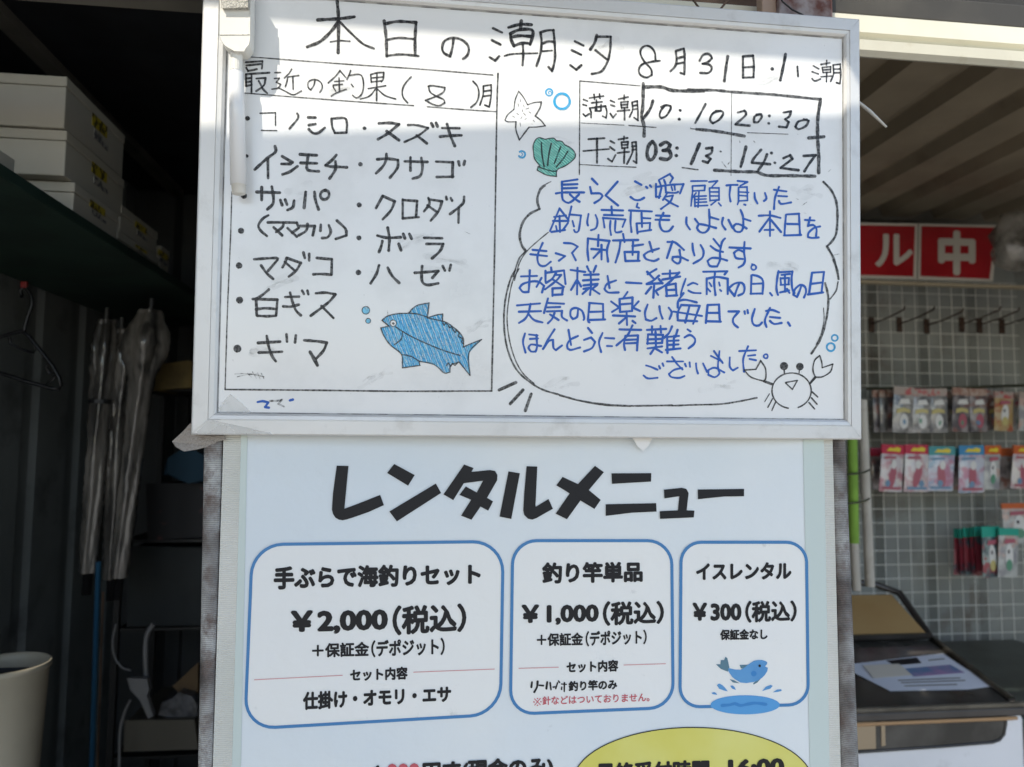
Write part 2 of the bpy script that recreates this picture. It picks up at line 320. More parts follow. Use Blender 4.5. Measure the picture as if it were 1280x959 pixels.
BLUE = [[('b1', 2.5, "180,98 335,75;180,128 335,122;180,165 330,160;180,98 182,250 200,290 245,310 290,285;120,215 200,205 400,205;290,285 350,225;260,225 310,270 355,298;480,68 535,125;460,150 475,215 560,215 585,240 560,275 505,310;735,98 615,235 740,335;910,95 975,130;865,250 910,280 960,280 1000,258;1020,148 1032,160;1060,135 1072,150"),
('b2', 2.3, "300,20 190,80;190,85 215,150;300,25 330,60 300,110;165,150 300,130 435,122 400,215;160,120 160,250 205,245;240,80 255,120;215,160 190,260;255,150 260,205 350,210 380,200;315,150 325,185;345,140 350,180;270,215 230,280;250,250 330,235 300,300 210,370;250,270 310,310 380,345;!2!510,92 670,90;!2!525,145 525,200 510,340;!2!525,140 650,135 645,185 530,190;!2!560,210 520,265;!2!545,230 550,345;!2!590,200 580,350;!2!555,245 660,240;!2!555,275 660,270;!2!555,305 665,300;!2!555,340 675,335;!2!690,100 775,90 720,150;!2!695,165 700,290;!2!695,160 790,160 790,280;!2!700,200 785,200;!2!700,240 785,240;!2!705,285 790,280;!2!760,290 710,330;!2!785,310 810,338;865,135 920,130 975,130;905,135 895,230 905,295;!2!975,90 1075,100 1000,140;!2!985,160 985,290;!2!985,155 1070,150 1075,285;!2!990,200 1085,205;!2!990,235 1075,240;!2!985,290 1075,285;!2!985,295 975,325;!2!1040,325 1055,330"),
('b3', 2.4, "345,210 350,265 375,315;450,210 465,265 440,290;540,178 665,195;590,150 550,260 540,370;580,240 670,245;590,290 610,320 710,305")],
[('b1', 2.3, "155,365 60,590;155,365 245,480;90,490 245,490;155,440 160,600;100,450 220,435;75,600 210,580;120,540 130,590;240,510 190,580;275,345 245,470;255,425 370,435 345,590 310,600 300,580;285,490 300,545;445,420 432,500 440,535;515,430 535,490 520,560 470,582;575,380 790,385;675,345 680,430;600,430 790,435;590,455 605,555;590,460 815,475 785,550;665,490 660,560 670,630;715,490 710,590 735,605 775,595;850,385 1078,395;935,315 925,350 950,360;870,390 865,500 875,600;975,410 980,550;975,460 1065,465;925,515 1060,510 1055,585;925,515 935,615;935,600 1070,580"),
('b2', 2.5, "235,410 200,480 200,540 230,590 290,590 330,545;160,435 295,440;155,478 290,480;465,455 465,520 500,575;550,470 580,510;690,375 695,470 690,560 650,605 600,600 570,560 590,520 650,530 760,560;695,450 785,475;830,460 820,520 855,575;885,480 925,560;1005,380 1030,450 1030,560 1000,600 950,590 930,550 960,520 1010,530 1065,565;1030,465 1105,490"),
('b3', 2.4, "388,438 500,435 605,460;500,395 500,640;495,460 395,595;510,480 610,600;445,580 535,578;660,430 650,540 645,630;665,425 790,418 795,530 800,630;675,520 790,522;640,635 810,630;850,480 945,485;900,455 880,540;880,540 930,530 965,570 960,640;1000,545 940,560 885,610 880,650 920,660 985,655")],
[('P3', 2.4, "245,600 205,700 215,770 260,785 310,750;165,655 275,665;148,690 280,705;350,682 425,705 375,742;415,600 480,605 525,630 480,680 510,738"),
('b1', 2.6, "440,665 435,780 445,885;440,665 655,690 630,780 640,895;545,630 540,740;475,770 620,780;575,730 575,875;570,780 495,860;690,685 940,680;790,620 805,700;765,690 750,790 715,905;890,690 885,830;885,740 990,725;805,800 945,800 940,885;805,800 815,890 955,888"),
('b2', 2.5, "95,700 125,800;190,765 80,800 40,830 60,870 140,890 185,870;275,700 350,705 440,780;325,695 270,860;395,780 405,850 400,900 370,915 325,880 330,850 400,850 480,885;525,715 530,780 545,835;605,730 635,790 620,860 535,915;735,670 800,750;850,665 820,700 800,800 800,880 770,945 700,940 675,890 720,860 800,865 870,885;705,740 760,780 830,800;895,755 1105,765;1045,700 1040,800 1050,880 1030,930 985,955;1040,800 980,780 940,810 960,860 1030,870")],
[('b4', 2.5, "90,165 250,160;178,105 172,250 165,320 110,320 75,280 110,240 200,215 270,220 320,260 300,325;295,180 245,270;335,110 335,220;335,130 520,105 535,240;390,75 395,105;440,130 400,190 340,230;430,150 490,150 440,210 330,295;400,190 520,270;405,290 405,360;405,285 510,280 500,345;405,350 505,345;585,100 730,120;655,80 650,345;650,200 590,300;660,210 690,265;750,65 770,110;840,60 815,120;720,150 865,145;710,205 865,195;715,255 855,240;785,120 790,250 780,350;715,290 770,280 705,340;850,250 800,290 875,340;955,160 975,280;1040,205 950,240 925,290 960,325 1065,325"),
('b5', 2.6, "25,258 200,268;370,105 270,165;265,135 340,215;400,180 330,240 260,275 440,265;400,220 440,270;345,280 335,430;310,310 250,385;370,370 390,400;440,160 620,150;525,120 525,210;440,225 640,190;630,145 500,270 360,355;480,290 490,415;480,290 590,270 600,400;490,345 595,340;480,412 605,405;!2.2!705,215 665,330 650,400;!2.2!730,290 790,262 840,280;!2.2!735,350 790,375 875,380;905,135 1180,130 1150,165;1040,140 1030,260 1045,400;945,210 945,390;945,215 1060,195 1185,215 1185,390;!2!975,260 1000,300;!2!950,320 985,360;!2!1085,255 1095,295;!2!1095,340 1110,355"),
('b6', 2.5, "195,230 170,290 145,360 85,285 150,235 220,230 245,270 235,330 185,355;315,155 310,340;325,150 385,165 430,210 425,340;315,240 425,235;305,338 425,335;500,330 520,355;585,110 570,200 565,290 580,350;580,125 725,115 715,200 725,300 745,330;!2.2!615,150 700,140;!2.2!605,180 610,250;!2.2!605,185 690,180 685,245;!2.2!605,250 690,245;!2.2!650,150 650,320;!2.2!600,325 690,305;!2.2!670,290 695,330;815,250 800,300 770,370 735,350 745,300 800,250 850,270 860,320 840,375;920,130 890,340;920,128 1040,120 1015,325;905,240 1025,225;880,345 1030,325")],
[('b4', 2.5, "50,455 280,435;70,518 290,512;185,440 165,530 130,590 70,630;165,540 220,600 305,625;360,385 320,530;360,430 520,438;350,475 480,470;350,515 500,510 500,570 550,605;425,530 400,590 360,632;380,545 465,600;660,500 650,570 610,590 585,560 590,500 640,480 700,510 722,580 715,600;775,430 760,600 775,625;770,430 910,440 912,595;775,520 915,515;775,600 930,595;1155,320 1110,385;1075,390 1080,520;1075,390 1205,375 1200,510;1080,445 1200,435;1080,520 1200,510;990,415 1065,470;1065,480 1000,520;1265,415 1215,470;1215,480 1279,510;1010,555 1230,565;1145,520 1150,650;1140,575 1070,635;1205,610 1235,632"),
('b5', 2.5, "270,510 240,600 250,680 310,695 370,665;405,530 415,600 440,670;510,545 545,600 520,675;680,380 620,470 615,545;620,470 700,455 830,485;655,515 615,600 615,690 835,700;655,515 865,525 790,730;565,590 890,640;750,520 700,715;955,515 935,720;955,515 1085,510 1095,705;950,605 1090,605;940,700 1105,705"),
('b6', 2.5, "85,515 190,515 130,590 140,640 180,675;245,515 250,540;275,500 280,530;348,490 320,590 340,650 390,655 420,625;460,510 520,500 590,525;500,480 450,600 465,670;500,570 600,580;500,610 540,640 615,630;680,625 700,658")],
[('b4', 2.4, "130,735 110,820 135,925;170,745 255,755;180,790 260,785;245,750 250,870 235,915 190,915 165,880 190,845 290,860;425,695 370,780 310,890;310,890 370,810 410,800 415,880 440,900 500,855;565,700 590,850;660,760 580,800 550,860 580,900 680,875;760,680 800,730;720,800 790,775 830,820 800,880 720,915;905,730 870,820 890,920;930,780 1020,785;950,860 1000,862"),
('b7', 2.5, "275,135 490,140;405,95 350,200 245,295;335,200 320,280 330,340;340,200 460,195 450,345;340,240 455,235;335,275 450,270;550,140 740,130;600,105 600,170;685,100 690,165;560,185 555,280;560,185 710,190 700,270;555,235 700,230;550,275 700,270;635,160 640,310;555,325 700,305;640,300 585,380;640,330 700,365;800,105 770,170 720,220;750,190 755,370;855,140 835,210;760,210 870,200;765,250 865,245;760,290 865,285;740,340 885,325;820,200 815,330;955,135 985,155;925,215 980,190 1030,230 1020,280 965,325")],
[('b7', 2.2, "540,495 590,510 655,538;515,595 560,625 655,618;670,500 680,525;705,475 715,500;750,455 910,455;800,410 850,480 905,535;900,520 820,540 770,580 790,610 870,620 925,600;930,480 940,505;975,465 980,510;1040,475 1045,530 1060,575;1110,475 1150,560"),
('P6', 2.2, "265,550 320,625;300,550 290,650 300,690 270,715 230,700 230,670 270,655 330,685;245,580 315,615;365,590 365,650 385,672 415,655;425,550 530,545;480,520 450,600 455,680;480,580 525,575;490,600 530,608")]]
BUBBLE = [('P3', 2.2, "!1.2!310,110 270,130;!3!262,140 230,165 205,230 205,280 220,328;!3!220,328 140,370 85,440 62,530 75,610 110,665;!2!110,665 60,720 30,800 10,870;!1.4!290,515 200,590 120,665 60,760 20,900"),
('P5', 2.2, "122,40 90,100 60,220 50,350 60,480 90,590 140,680 220,750 300,795 400,825 520,860 680,885 850,895 1110,892;!1.5!145,30 105,110 80,230 70,350 85,480 120,600 170,690 240,755;!1!400,832 540,868 690,893 850,900;!3.6!20,795 125,748;!3.6!90,882 170,795;!4!185,925 222,820"),
('P6', 2, "0,895 130,890 300,885 420,868 535,845"),
('b3', 2.8, "1035,100 1110,180 1160,290 1175,420 1165,600 1130,680 1070,745 1130,850 1165,959"),
('b6', 2.8, "1135,0 1170,100 1185,190;!1.8!1180,220 1160,310 1100,390;!2.6!1050,230 1080,350 1080,480 1050,650 1000,800 915,935;!1.1!1035,480 1040,600 1010,740 960,850")]
STAR = "165,140 140,200 130,272;130,272 85,310 65,350 85,362 145,362;!1.8!145,362 145,420 170,495;!1.8!170,495 200,455 240,402;240,402 300,400 358,392;!1.7!358,392 325,350 285,320;!1.8!285,320 320,260 330,218;330,218 280,222 230,238;230,238 200,185 165,140"
SHELL = "275,600 270,540 290,490 320,478 355,490 380,485 420,482 440,500 480,505 500,530 540,550 570,580 578,615 550,650 500,685 445,712 440,760 370,750 300,715 305,690 320,685 280,630 275,600"
FISH = "228,530 260,505 320,490 385,487 400,470 440,440 510,425 500,515 545,500 592,492 590,535 620,545 660,575 690,600 715,640 715,690 760,670 825,645 750,725 755,860 690,780 640,800 635,840 600,845 540,795 450,775 455,800 350,815 345,735 280,680 240,625 220,575 270,565"

# ---------------------------------------------------------------- whiteboard
Hm = dict(r1=Vector((0.99298,-0.01605,0.11717)), r2=Vector((0.01609,0.99963,0.03599)), t=Vector((-0.40378,-0.06416,0.92924)))
BX = c2w(Hm['r1']).normalized(); BZ = c2w(Hm['r2']); BZ = (BZ-BX*BZ.dot(BX)).normalized()
BN = BX.cross(BZ).normalized()
if BN.y > 0: BN = -BN                       # towards the viewer
B0 = CAM+c2w(Hm['t'])                       # lower left outer corner of the frame, front face
BW, BH = .9, .6
SURF = -.007                                # writing surface sits behind the frame's face
def bp(x, z, off=0): return B0+BX*x+BZ*z+BN*off
def PB(px, py, off=0.0): return onP(px, py, B0+BN*(SURF+off), BN)

# ---------------------------------------------------------------- the container shop (setting)
YO, YB = 1.13, 2.95          # opening plane, back wall
XL, XR = -1.12, 2.7
ZF, ZC = 0.14, 2.56
M = {}
M['ground'] = mat('concrete_ground', (.42,.385,.33), .9, var=.25, vscale=2.5, bump=.5, bscale=60)
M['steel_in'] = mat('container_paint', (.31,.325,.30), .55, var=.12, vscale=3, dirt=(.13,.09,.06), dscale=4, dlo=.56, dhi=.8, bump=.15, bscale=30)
M['steel_left'] = mat('container_paint_shaded', (.18,.195,.19), .5, var=.12, vscale=3, dirt=(.07,.07,.07), dscale=5, bump=.15, bscale=30)  # same container paint, darkened to carry the shade of the left side
M['shade_in'] = mat('shaded_paint', (.03,.032,.032), .6, var=.2, vscale=4)  # left back wall: shade of the unlit store put into its colour
M['ceil'] = mat('ceiling_paint', (.27,.225,.16), .6, var=.1, vscale=4, dirt=(.14,.10,.07), dscale=3, dlo=.55, dhi=.8)
M['rail'] = mat('rail_paint', (.16,.15,.125), .6, var=.15, vscale=6)
M['rail_shade'] = mat('rail_shaded', (.035,.033,.028), .7, var=.2)  # bands above the beam: shade put into the dark colour
M['cap_shade'] = mat('cap_shaded', (.055,.05,.04), .6, var=.2)  # rail over the beam, coloured dark to stand for shade
M['beam'] = mat('cream_paint', (.66,.64,.53), .5, var=.06, vscale=5, dirt=(.45,.40,.25), dscale=14, dlo=.6, dhi=.85)
M['black'] = mat('black_plastic', (.012,.012,.013), .4)
M['dark'] = mat('dark_and_shade', (.012,.014,.018), .8, var=.3)  # near-black for small things, and for the painted shade of the left ceiling
M['green_shelf'] = mat('green_board', (.018,.04,.03), .6, var=.2)
M['floor'] = mat('plywood_floor', (.16,.12,.08), .7, var=.2, vscale=4, stretch=(1,8,1))

mb = MB(); mb.quad((-300,-300,0),(300,-300,0),(300,300,0),(-300,300,0)); struct('ground', mb, M['ground'])
mb = MB(); mb.box((XL-.1,YO,.0),(XR+.1,YB+.1,ZF)); struct('container_floor', mb, M['floor'])
def corr_profile(a, b, pitch=.25, rec=.055, d=.034, s=.02):
    """trapezoid corrugation along one axis: list of (t, depth)"""
    out = []; t = a
    while t < b:
        out += [(t, 0), (t+pitch-rec-2*s, 0), (t+pitch-rec-s, d), (t+pitch-s, d)]; t += pitch
    out.append((t, 0)); return out
cw = thing('shipping_container', 'open-sided grey steel shipping container used as a shop behind the whiteboard', 'container', (0, 2, 0))
pr = corr_profile(XL, XR+.2, .235, .05)
for sel, mt in ((lambda x: x < -.2, M['shade_in']), (lambda x: x > -.24, M['steel_in'])):
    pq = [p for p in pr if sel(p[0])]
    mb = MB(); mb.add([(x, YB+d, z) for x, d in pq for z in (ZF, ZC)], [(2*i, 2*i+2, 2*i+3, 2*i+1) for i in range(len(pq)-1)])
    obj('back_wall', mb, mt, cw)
pr = corr_profile(YO+.1, YB+.2, .27, .05, d=.012)
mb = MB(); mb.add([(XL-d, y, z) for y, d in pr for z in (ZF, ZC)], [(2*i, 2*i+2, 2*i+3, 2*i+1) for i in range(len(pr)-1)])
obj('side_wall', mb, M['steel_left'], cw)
mb = MB(); mb.box((XR, YO, ZF), (XR+.05, YB, ZC)); obj('side_wall', mb, M['steel_in'], cw)
pr = corr_profile(-.2, XR+.3, .235, .06, d=.04)
mb = MB(); mb.add([(x, y, ZC+d) for x, d in pr for y in (YO-.02, YB+.05)], [(2*i, 2*i+2, 2*i+3, 2*i+1) for i in range(len(pr)-1)])
obj('ceiling_panel', mb, M['ceil'], cw)
mb = MB(); mb.box((XL-.05, YO, ZC), (-.2, YB+.05, ZC+.05)); obj('ceiling_panel', mb, M['dark'], cw)  # left ceiling: dark colour stands for the shade there
mb = MB(); mb.box((XL-.1, YO-.05, ZC+.06), (XR+.1, YB+.1, ZC+.1)); obj('roof', mb, M['rail'], cw)
# added divider, unseen behind the board, keeping shop light out of the store
mb = MB(); mb.box((-.24, YO+.12, ZF), (-.2, YB, ZC)); obj('added_divider', mb, M['dark'], cw)
# rail at the foot of the ceiling on the back wall
p = onY(1180, 262, 2.86); 
mb = MB(); mb.box((-.19, 2.86, p.z-.055), (XR, YB-.005, p.z+.045)); obj('top_rail', mb, M['rail'], cw, bevel=.004)
zt = p.z
for i in range(9):
    mb = MB(); x = .35+i*.235; mb.box((x, 2.875, zt-.15), (x+.10, 2.93, zt-.057)); obj('rail_bracket', mb, M['rail'], cw)
# header beam of the opening (sunlit, cream) : a rolled section with a shallow groove
pt, pb = onY(1180, 27, YO-.05).z, onY(1180, 76, YO-.05).z
h = pt-pb
prof = [(0,h),(-.05,h),(-.058,h*.92),(-.058,h*.50),(-.050,h*.46),(-.046,h*.40),(-.052,h*.36),(-.060,h*.30),(-.056,h*.08),(-.045,0),(0,.024)]
mb = MB(); n = len(prof)
mb.add([(x, YO+a, pb+b) for x in (-.15, XR) for a, b in prof], [(i, i+1, i+1+n, i+n) for i in range(n-1)])
obj('header_beam', mb, M['beam'], cw, smooth=False)
mb = MB(); mb.box((XL-.1, YO-.03, pb+.03), (-.155, YO+.02, pt)); obj('header_beam', mb, M['rail'], cw)
mb = MB(); mb.box((-.15, YO-.045, pt+.002), (XR, YO+.0, pt+.045)); obj('beam_cap', mb, M['cap_shade'], cw, bevel=.004)
mb = MB(); mb.box((-.15, YO-.02, pt+.047), (XR, YO+.03, pt+.13)); obj('beam_cap', mb, M['rail_shade'], cw, bevel=.004)
mb = MB(); mb.box((-.15, YO-.01, pt+.13), (XR, YO+.02, ZC+.3)); obj('fascia', mb, M['rail_shade'], cw)

# ---------------------------------------------------------------- unseen eave and awning, edges shaped to throw the two shades on the board
ZA, ZB = 2.80, 2.86
def to_sun(px, py, z, Y=.985):
    q = onY(px, py, Y); t = (z-q.z)/SUN.z; return q+SUN*t
def sunhit(px, py, z):
    q = PB(px, py); t = (z-q.z)/SUN.z; return q+SUN*t
def line_at(a, b, x):
    return a.y+(b.y-a.y)*(x-a.x)/(b.x-a.x)
a0, a1 = sunhit(257, 20, ZA), sunhit(1077, 81, ZA)      # front edge of the eave
b0, b1 = sunhit(257, 177, ZB), sunhit(1077, 149, ZB)    # back edge of the awning
xe = a1.x+.035
M['eave'] = mat('shade_eave_steel', (.30,.29,.27), .6, var=.15, dirt=(.12,.08,.05))
M['shade_awning'] = mat('shade_awning_canvas', (.23,.24,.25), .8, var=.08)
mb = MB()
xa = -2.2
mb.hexa([(xa, line_at(a0,a1,xa), ZA), (xe, line_at(a0,a1,xe), ZA), (xe, YO, ZA), (xa, YO, ZA),
         (xa, line_at(a0,a1,xa), ZA+.02), (xe, line_at(a0,a1,xe), ZA+.02), (xe, YO, ZA+.02), (xa, YO, ZA+.02)])
tag(obj('shade_eave', mb, M['eave']), 'unseen grey steel eave above the whiteboard, cut to shade its top edge', 'eave')
mb = MB()
yr = YO-.60
top = [(-2.6, line_at(b0,b1,-2.6)), (b1.x+.02, line_at(b0,b1,b1.x+.02)), (b1.x+.035, yr), (1.15, yr), (1.15, -1.5), (-2.6, -1.5)]
mb.prism([Vector((x, y, ZB)) for x, y in top], Vector((0, 0, .008)))
aw = thing('shade_awning', 'unseen grey canvas awning on steel posts, cut to shade the board and shop front', 'shade_awning', (0, -1.4, 0))
obj('shade_canopy', mb, M['shade_awning'], aw)
for x in (-2.5, 1.1):
    mb = MB(); mb.tube([(x, -1.45, 0), (x, -1.45, ZB)], .025); obj('post', mb, M['eave'], aw)
# added unseen wall: darkens the left store, warm colour bounces light
M['light_wall'] = mat('added_light_wall', (.45,.39,.30), .8, var=.15)
mb = MB(); mb.box((-2.05, -1.4, 0), (-1.95, YO, 2.7)); tag(obj('added_light_wall', mb, M['light_wall']), 'unseen pale side wall added left of the open container to control the light', 'wall')

# ---------------------------------------------------------------- rusty post behind the board and the clutter at its top
M['rust'] = mat('rusty_steel', (.10,.035,.025), .8, col2=(.28,.25,.25), vscale=26, lo=.45, hi=.62, bump=.6, bscale=80)
M['brown'] = mat('brown_board', (.12,.075,.05), .8, var=.3, vscale=12)
pp = onY(1020, 8, 1.06)
mb = MB(); mb.tube([(pp.x, 1.06, .14), (pp.x, 1.06, 2.62)], .0235, 14)
post = thing('rusty_post', 'rusty maroon steel post rising behind the top right of the whiteboard', 'post', (pp.x, 1.06, .14))
obj('pole', mb, M['rust'], post, smooth=True)
c1 = onY(993, 6, 1.03)
mb = MB(); mb.box((c1.x-.03, 1.02, c1.z-.05), (c1.x+.055, 1.035, c1.z+.028)); obj('bracket', mb, M['rust'], post, bevel=.002)
c2 = onY(958, 8, 1.04)
mb = MB(); mb.box((c2.x-.012, 1.03, c2.z-.06), (c2.x+.022, 1.05, c2.z+.06)); tag(obj('wood_offcut', mb, mat('pale_wood', (.30,.22,.17), .7, var=.2, vscale=20), bevel=.002), 'pale brown wooden stick behind the board, left of the rusty post', 'wood')
c3 = onY(880, -2, 1.08)
mb = MB(); mb.box((c3.x-.19, 1.08, c3.z-.03), (c3.x+.13, 1.12, c3.z+.02)); tag(obj('brown_batten', mb, M['brown'], bevel=.003), 'dark brown wooden batten just above the top edge of the whiteboard', 'batten')
mb = MB()
A = onY(868, 2, 1.0); B_ = onY(905, 6, 1.0)
q = [A+(B_-A)*t+Vector((0, 0, -.02*math.sin(math.pi*t))) for t in [i/10 for i in range(-4, 13)]]
mb.tube(q, .0016, 6); tag(obj('tie_cord', mb, M['brown'], smooth=True), 'brown cord looping down to the top edge of the whiteboard', 'cord')
mb = MB(); q = [onY(x, y, 1.01) for x, y in ((972, -12), (978, 2), (990, 12), (1004, 19))]; mb.tube(q, .0014, 6)
tag(obj('black_wire', mb, M['black'], smooth=True), 'thin black wire crossing in front of the pale stick by the rusty post', 'wire')
# white cable-tie end sticking out behind the board's right edge
mb = MB(); a, b = onY(1068, 124, 1.04), onY(1108, 159, 1.02)
mb.tube([a, a+(b-a)*.5+Vector((0,0,.002)), b], [.0022, .0028, .0016], 8)
tag(obj('cable_tie', mb, mat('nylon', (.55,.54,.5), .4), smooth=True), 'white plastic cable-tie tail poking out past the right edge of the whiteboard', 'cable tie')

# ---------------------------------------------------------------- whiteboard object
def board_mat():
    m_ = mat('whiteboard_enamel', (.80,.815,.82), .28, coat=.35)
    t = m_.node_tree; N = t.nodes; L = t.links; b = N['Principled BSDF']
    tc = N.new('ShaderNodeTexCoord')
    n = N.new('ShaderNodeTexNoise'); n.inputs['Scale'].default_value = 7; n.inputs['Detail'].default_value = 8; n.inputs['Roughness'].default_value = .6
    L.new(tc.outputs['Object'], n.inputs['Vector'])
    r = N.new('ShaderNodeMapRange'); r.inputs[1].default_value = .5; r.inputs[2].default_value = .75; r.inputs[3].default_value = 0; r.inputs[4].default_value = .34
    L.new(n.outputs['Fac'], r.inputs[0])
    n2 = N.new('ShaderNodeTexNoise'); n2.inputs['Scale'].default_value = 190; n2.inputs['Detail'].default_value = 3
    L.new(tc.outputs['Object'], n2.inputs['Vector'])
    r2 = N.new('ShaderNodeMapRange'); r2.inputs[1].default_value = .73; r2.inputs[2].default_value = .80; r2.inputs[4].default_value = .55
    L.new(n2.outputs['Fac'], r2.inputs[0])
    mx = N.new('ShaderNodeMath'); mx.operation = 'MAXIMUM'; L.new(r.outputs[0], mx.inputs[0]); L.new(r2.outputs[0], mx.inputs[1])
    c = N.new('ShaderNodeMix'); c.data_type = 'RGBA'; c.inputs[6].default_value = (.80,.815,.82,1); c.inputs[7].default_value = (.48,.49,.49,1)
    L.new(mx.outputs[0], c.inputs[0]); L.new(c.outputs[2], b.inputs['Base Color'])
    r3 = N.new('ShaderNodeMapRange'); r3.inputs[3].default_value = .12; r3.inputs[4].default_value = .36; L.new(n.outputs['Fac'], r3.inputs[0]); L.new(r3.outputs[0], b.inputs['Roughness'])
    return m_
M['enamel'] = board_mat()
M['alu'] = mat('aluminium_frame', (.66,.66,.65), .42, metal=.3, var=.03, vscale=5, dirt=(.47,.46,.44), dscale=24, dlo=.55, dhi=.9, bump=.08, bscale=120)
M['ink'] = marker('black_marker', (.012,.012,.014), .28)
M['ink_dry'] = marker('black_marker_dry', (.03,.03,.03), .75, lo=.35, hi=.55)
M['ink_thin'] = marker('grey_marker', (.035,.035,.035), .35)
M['ink_blue'] = marker('blue_marker', (.0,.10,.50), .15)
M['ink_cyan'] = marker('cyan_marker', (.02,.36,.68), .35)
M['fish_blue'] = marker('blue_hatching', (.03,.38,.74), .5)
M['teal'] = marker('teal_hatching', (.06,.42,.35), .4)

wb = thing('whiteboard', 'large aluminium-framed whiteboard covered in handwritten Japanese tide notes and drawings', 'whiteboard', bp(.45, 0))
FW, TH = .0285, .016
WL, WR, WB, WT = .0305, .0232, .0285, .027
mb = MB()
x0, x1, z0, z1 = WL-.006, BW-WR+.006, WB-.006, BH-WT+.006
mb.hexa([bp(x0,z0,SURF-.004), bp(x1,z0,SURF-.004), bp(x1,z1,SURF-.004), bp(x0,z1,SURF-.004), bp(x0,z0,SURF), bp(x1,z0,SURF), bp(x1,z1,SURF), bp(x0,z1,SURF)])
obj('writing_surface', mb, M['enamel'], wb)
# frame rails: profile (distance from outer edge inwards, height); mitred at the corners
prof = [(0,-TH), (0,-.0015), (.0018,0), (.0185,0), (.0186,-.0014), (.0196,-.0014), (.0198,-.0002), (.0245,-.0010), (FW-.0012,-.0036), (FW-.0012,-.010)]
def rail(c0, c1, inward, wd, n0, n1):
    """c0, c1 outer corners (x,z); inward unit (x,z); mitre 45 deg"""
    along = ((c1[0]-c0[0]), (c1[1]-c0[1])); l = math.hypot(*along); along = (along[0]/l, along[1]/l)
    mb = MB(); g = .0002
    vs = []
    for c, s, nw in ((c0, 1, n0), (c1, -1, n1)):
        for d, hgt in prof:
            k = wd/FW; e = d*nw/FW+g; vs.append(bp(c[0]+inward[0]*d*k+along[0]*s*e, c[1]+inward[1]*d*k+along[1]*s*e, hgt))
    n = len(prof); mb.add(vs, [(i, i+1, i+1+n, i+n) for i in range(n-1)]); return mb
for c0, c1, inw, wd, n0, n1 in (((0,0),(BW,0),(0,1),WB,WL,WR), ((BW,0),(BW,BH),(-1,0),WR,WB,WT), ((BW,BH),(0,BH),(0,-1),WT,WR,WL), ((0,BH),(0,0),(1,0),WL,WT,WB)):
    obj('frame_rail', rail(c0, c1, inw, wd, n0, n1), M['alu'], wb)
M['gasket'] = mat('dark_gasket', (.22,.22,.22), .8, col2=(.45,.45,.44), vscale=50, lo=.45, hi=.6)
mb = MB(); gx0, gx1, gz0_, gz1_ = WL-.002, BW-WR+.002, WB-.002, BH-WT+.002; gw = .0022
for a_, b_ in (((gx0, gz0_), (gx1, gz0_+gw)), ((gx0, gz1_-gw-.0006), (gx1, gz1_)), ((gx0, gz0_+gw), (gx0+gw, gz1_-gw-.0006)), ((gx1-gw, gz0_+gw), (gx1, gz1_-gw-.0006))):
    mb.quad(bp(a_[0], a_[1], SURF+.0003), bp(b_[0], a_[1], SURF+.0003), bp(b_[0], b_[1], SURF+.0003), bp(a_[0], b_[1], SURF+.0003))
obj('gasket', mb, M['gasket'], wb)
mb = MB(); mb.hexa([bp(.001,.001,-TH), bp(BW-.001,.001,-TH), bp(BW-.001,BH-.001,-TH), bp(.001,BH-.001,-TH), bp(.001,.001,-.0105), bp(BW-.001,.001,-.0105), bp(BW-.001,BH-.001,-.0105), bp(.001,BH-.001,-.0105)])
obj('back_panel', mb, M['alu'], wb)

def write(name, rows, ink, grow=2.0):
    """one part per written character: strokes whose boxes touch belong together"""
    items = []
    for fr, w_, s in rows:
        for q in s.split(';'):
            if not q.strip(): continue
            p = pts(fr, q.strip().split('!')[-1]); xs = [a for a, b in p]; ys = [b for a, b in p]
            items.append([[min(xs)-grow, max(xs)+grow, min(ys)-grow, max(ys)+grow], [(fr, w_, q)]])
    done = False
    while not done:
        done = True
        for i in range(len(items)):
            for j in range(i+1, len(items)):
                a, b = items[i][0], items[j][0]
                if a[0] < b[1] and b[0] < a[1] and a[2] < b[3]+2 and b[2] < a[3]+2:
                    items[i] = [[min(a[0], b[0]), max(a[1], b[1]), min(a[2], b[2]), max(a[3], b[3])], items[i][1]+items[j][1]]
                    del items[j]; done = False; break
            if not done: break
    for bb, st in items:
        mb = MB()
        for fr, w_, q in st: strokes(PB, fr, q, w_, mb, ws=1.14 if ink is not M['ink_thin'] else 1.05)
        obj(name, mb, ink, wb)
write('title_character', TITLE, M['ink'])
write('header_character', HEADER, M['ink'])
for rws in (LIST1, LIST2, LIST3, LIST4, LIST5, LIST6, LIST7): write('list_character', rws, M['ink'])
write('tide_character', TLAB1, M['ink']); write('tide_character', TLAB2, M['ink'])
write('tide_numeral', TIME1, M['ink']); write('tide_numeral', TIME2, M['ink'])
write('ruled_line', TABLE, M['ink_thin'])
for rws in BLUE: write('message_character', rws, M['ink_blue'], .6)
mb = MB()
for fr, cx, cy, r_ in (('b6', 337, 75, 25), ('P6', 592, 583, 13)): ribbon(mb, PB, ringpts(fr, cx, cy, r_), 2.2)
strokes(PB, 'b6', "345,50 320,42", 2, mb); obj('message_character', mb, M['ink_blue'], wb)
write('speech_bubble', BUBBLE, M['ink_thin'])
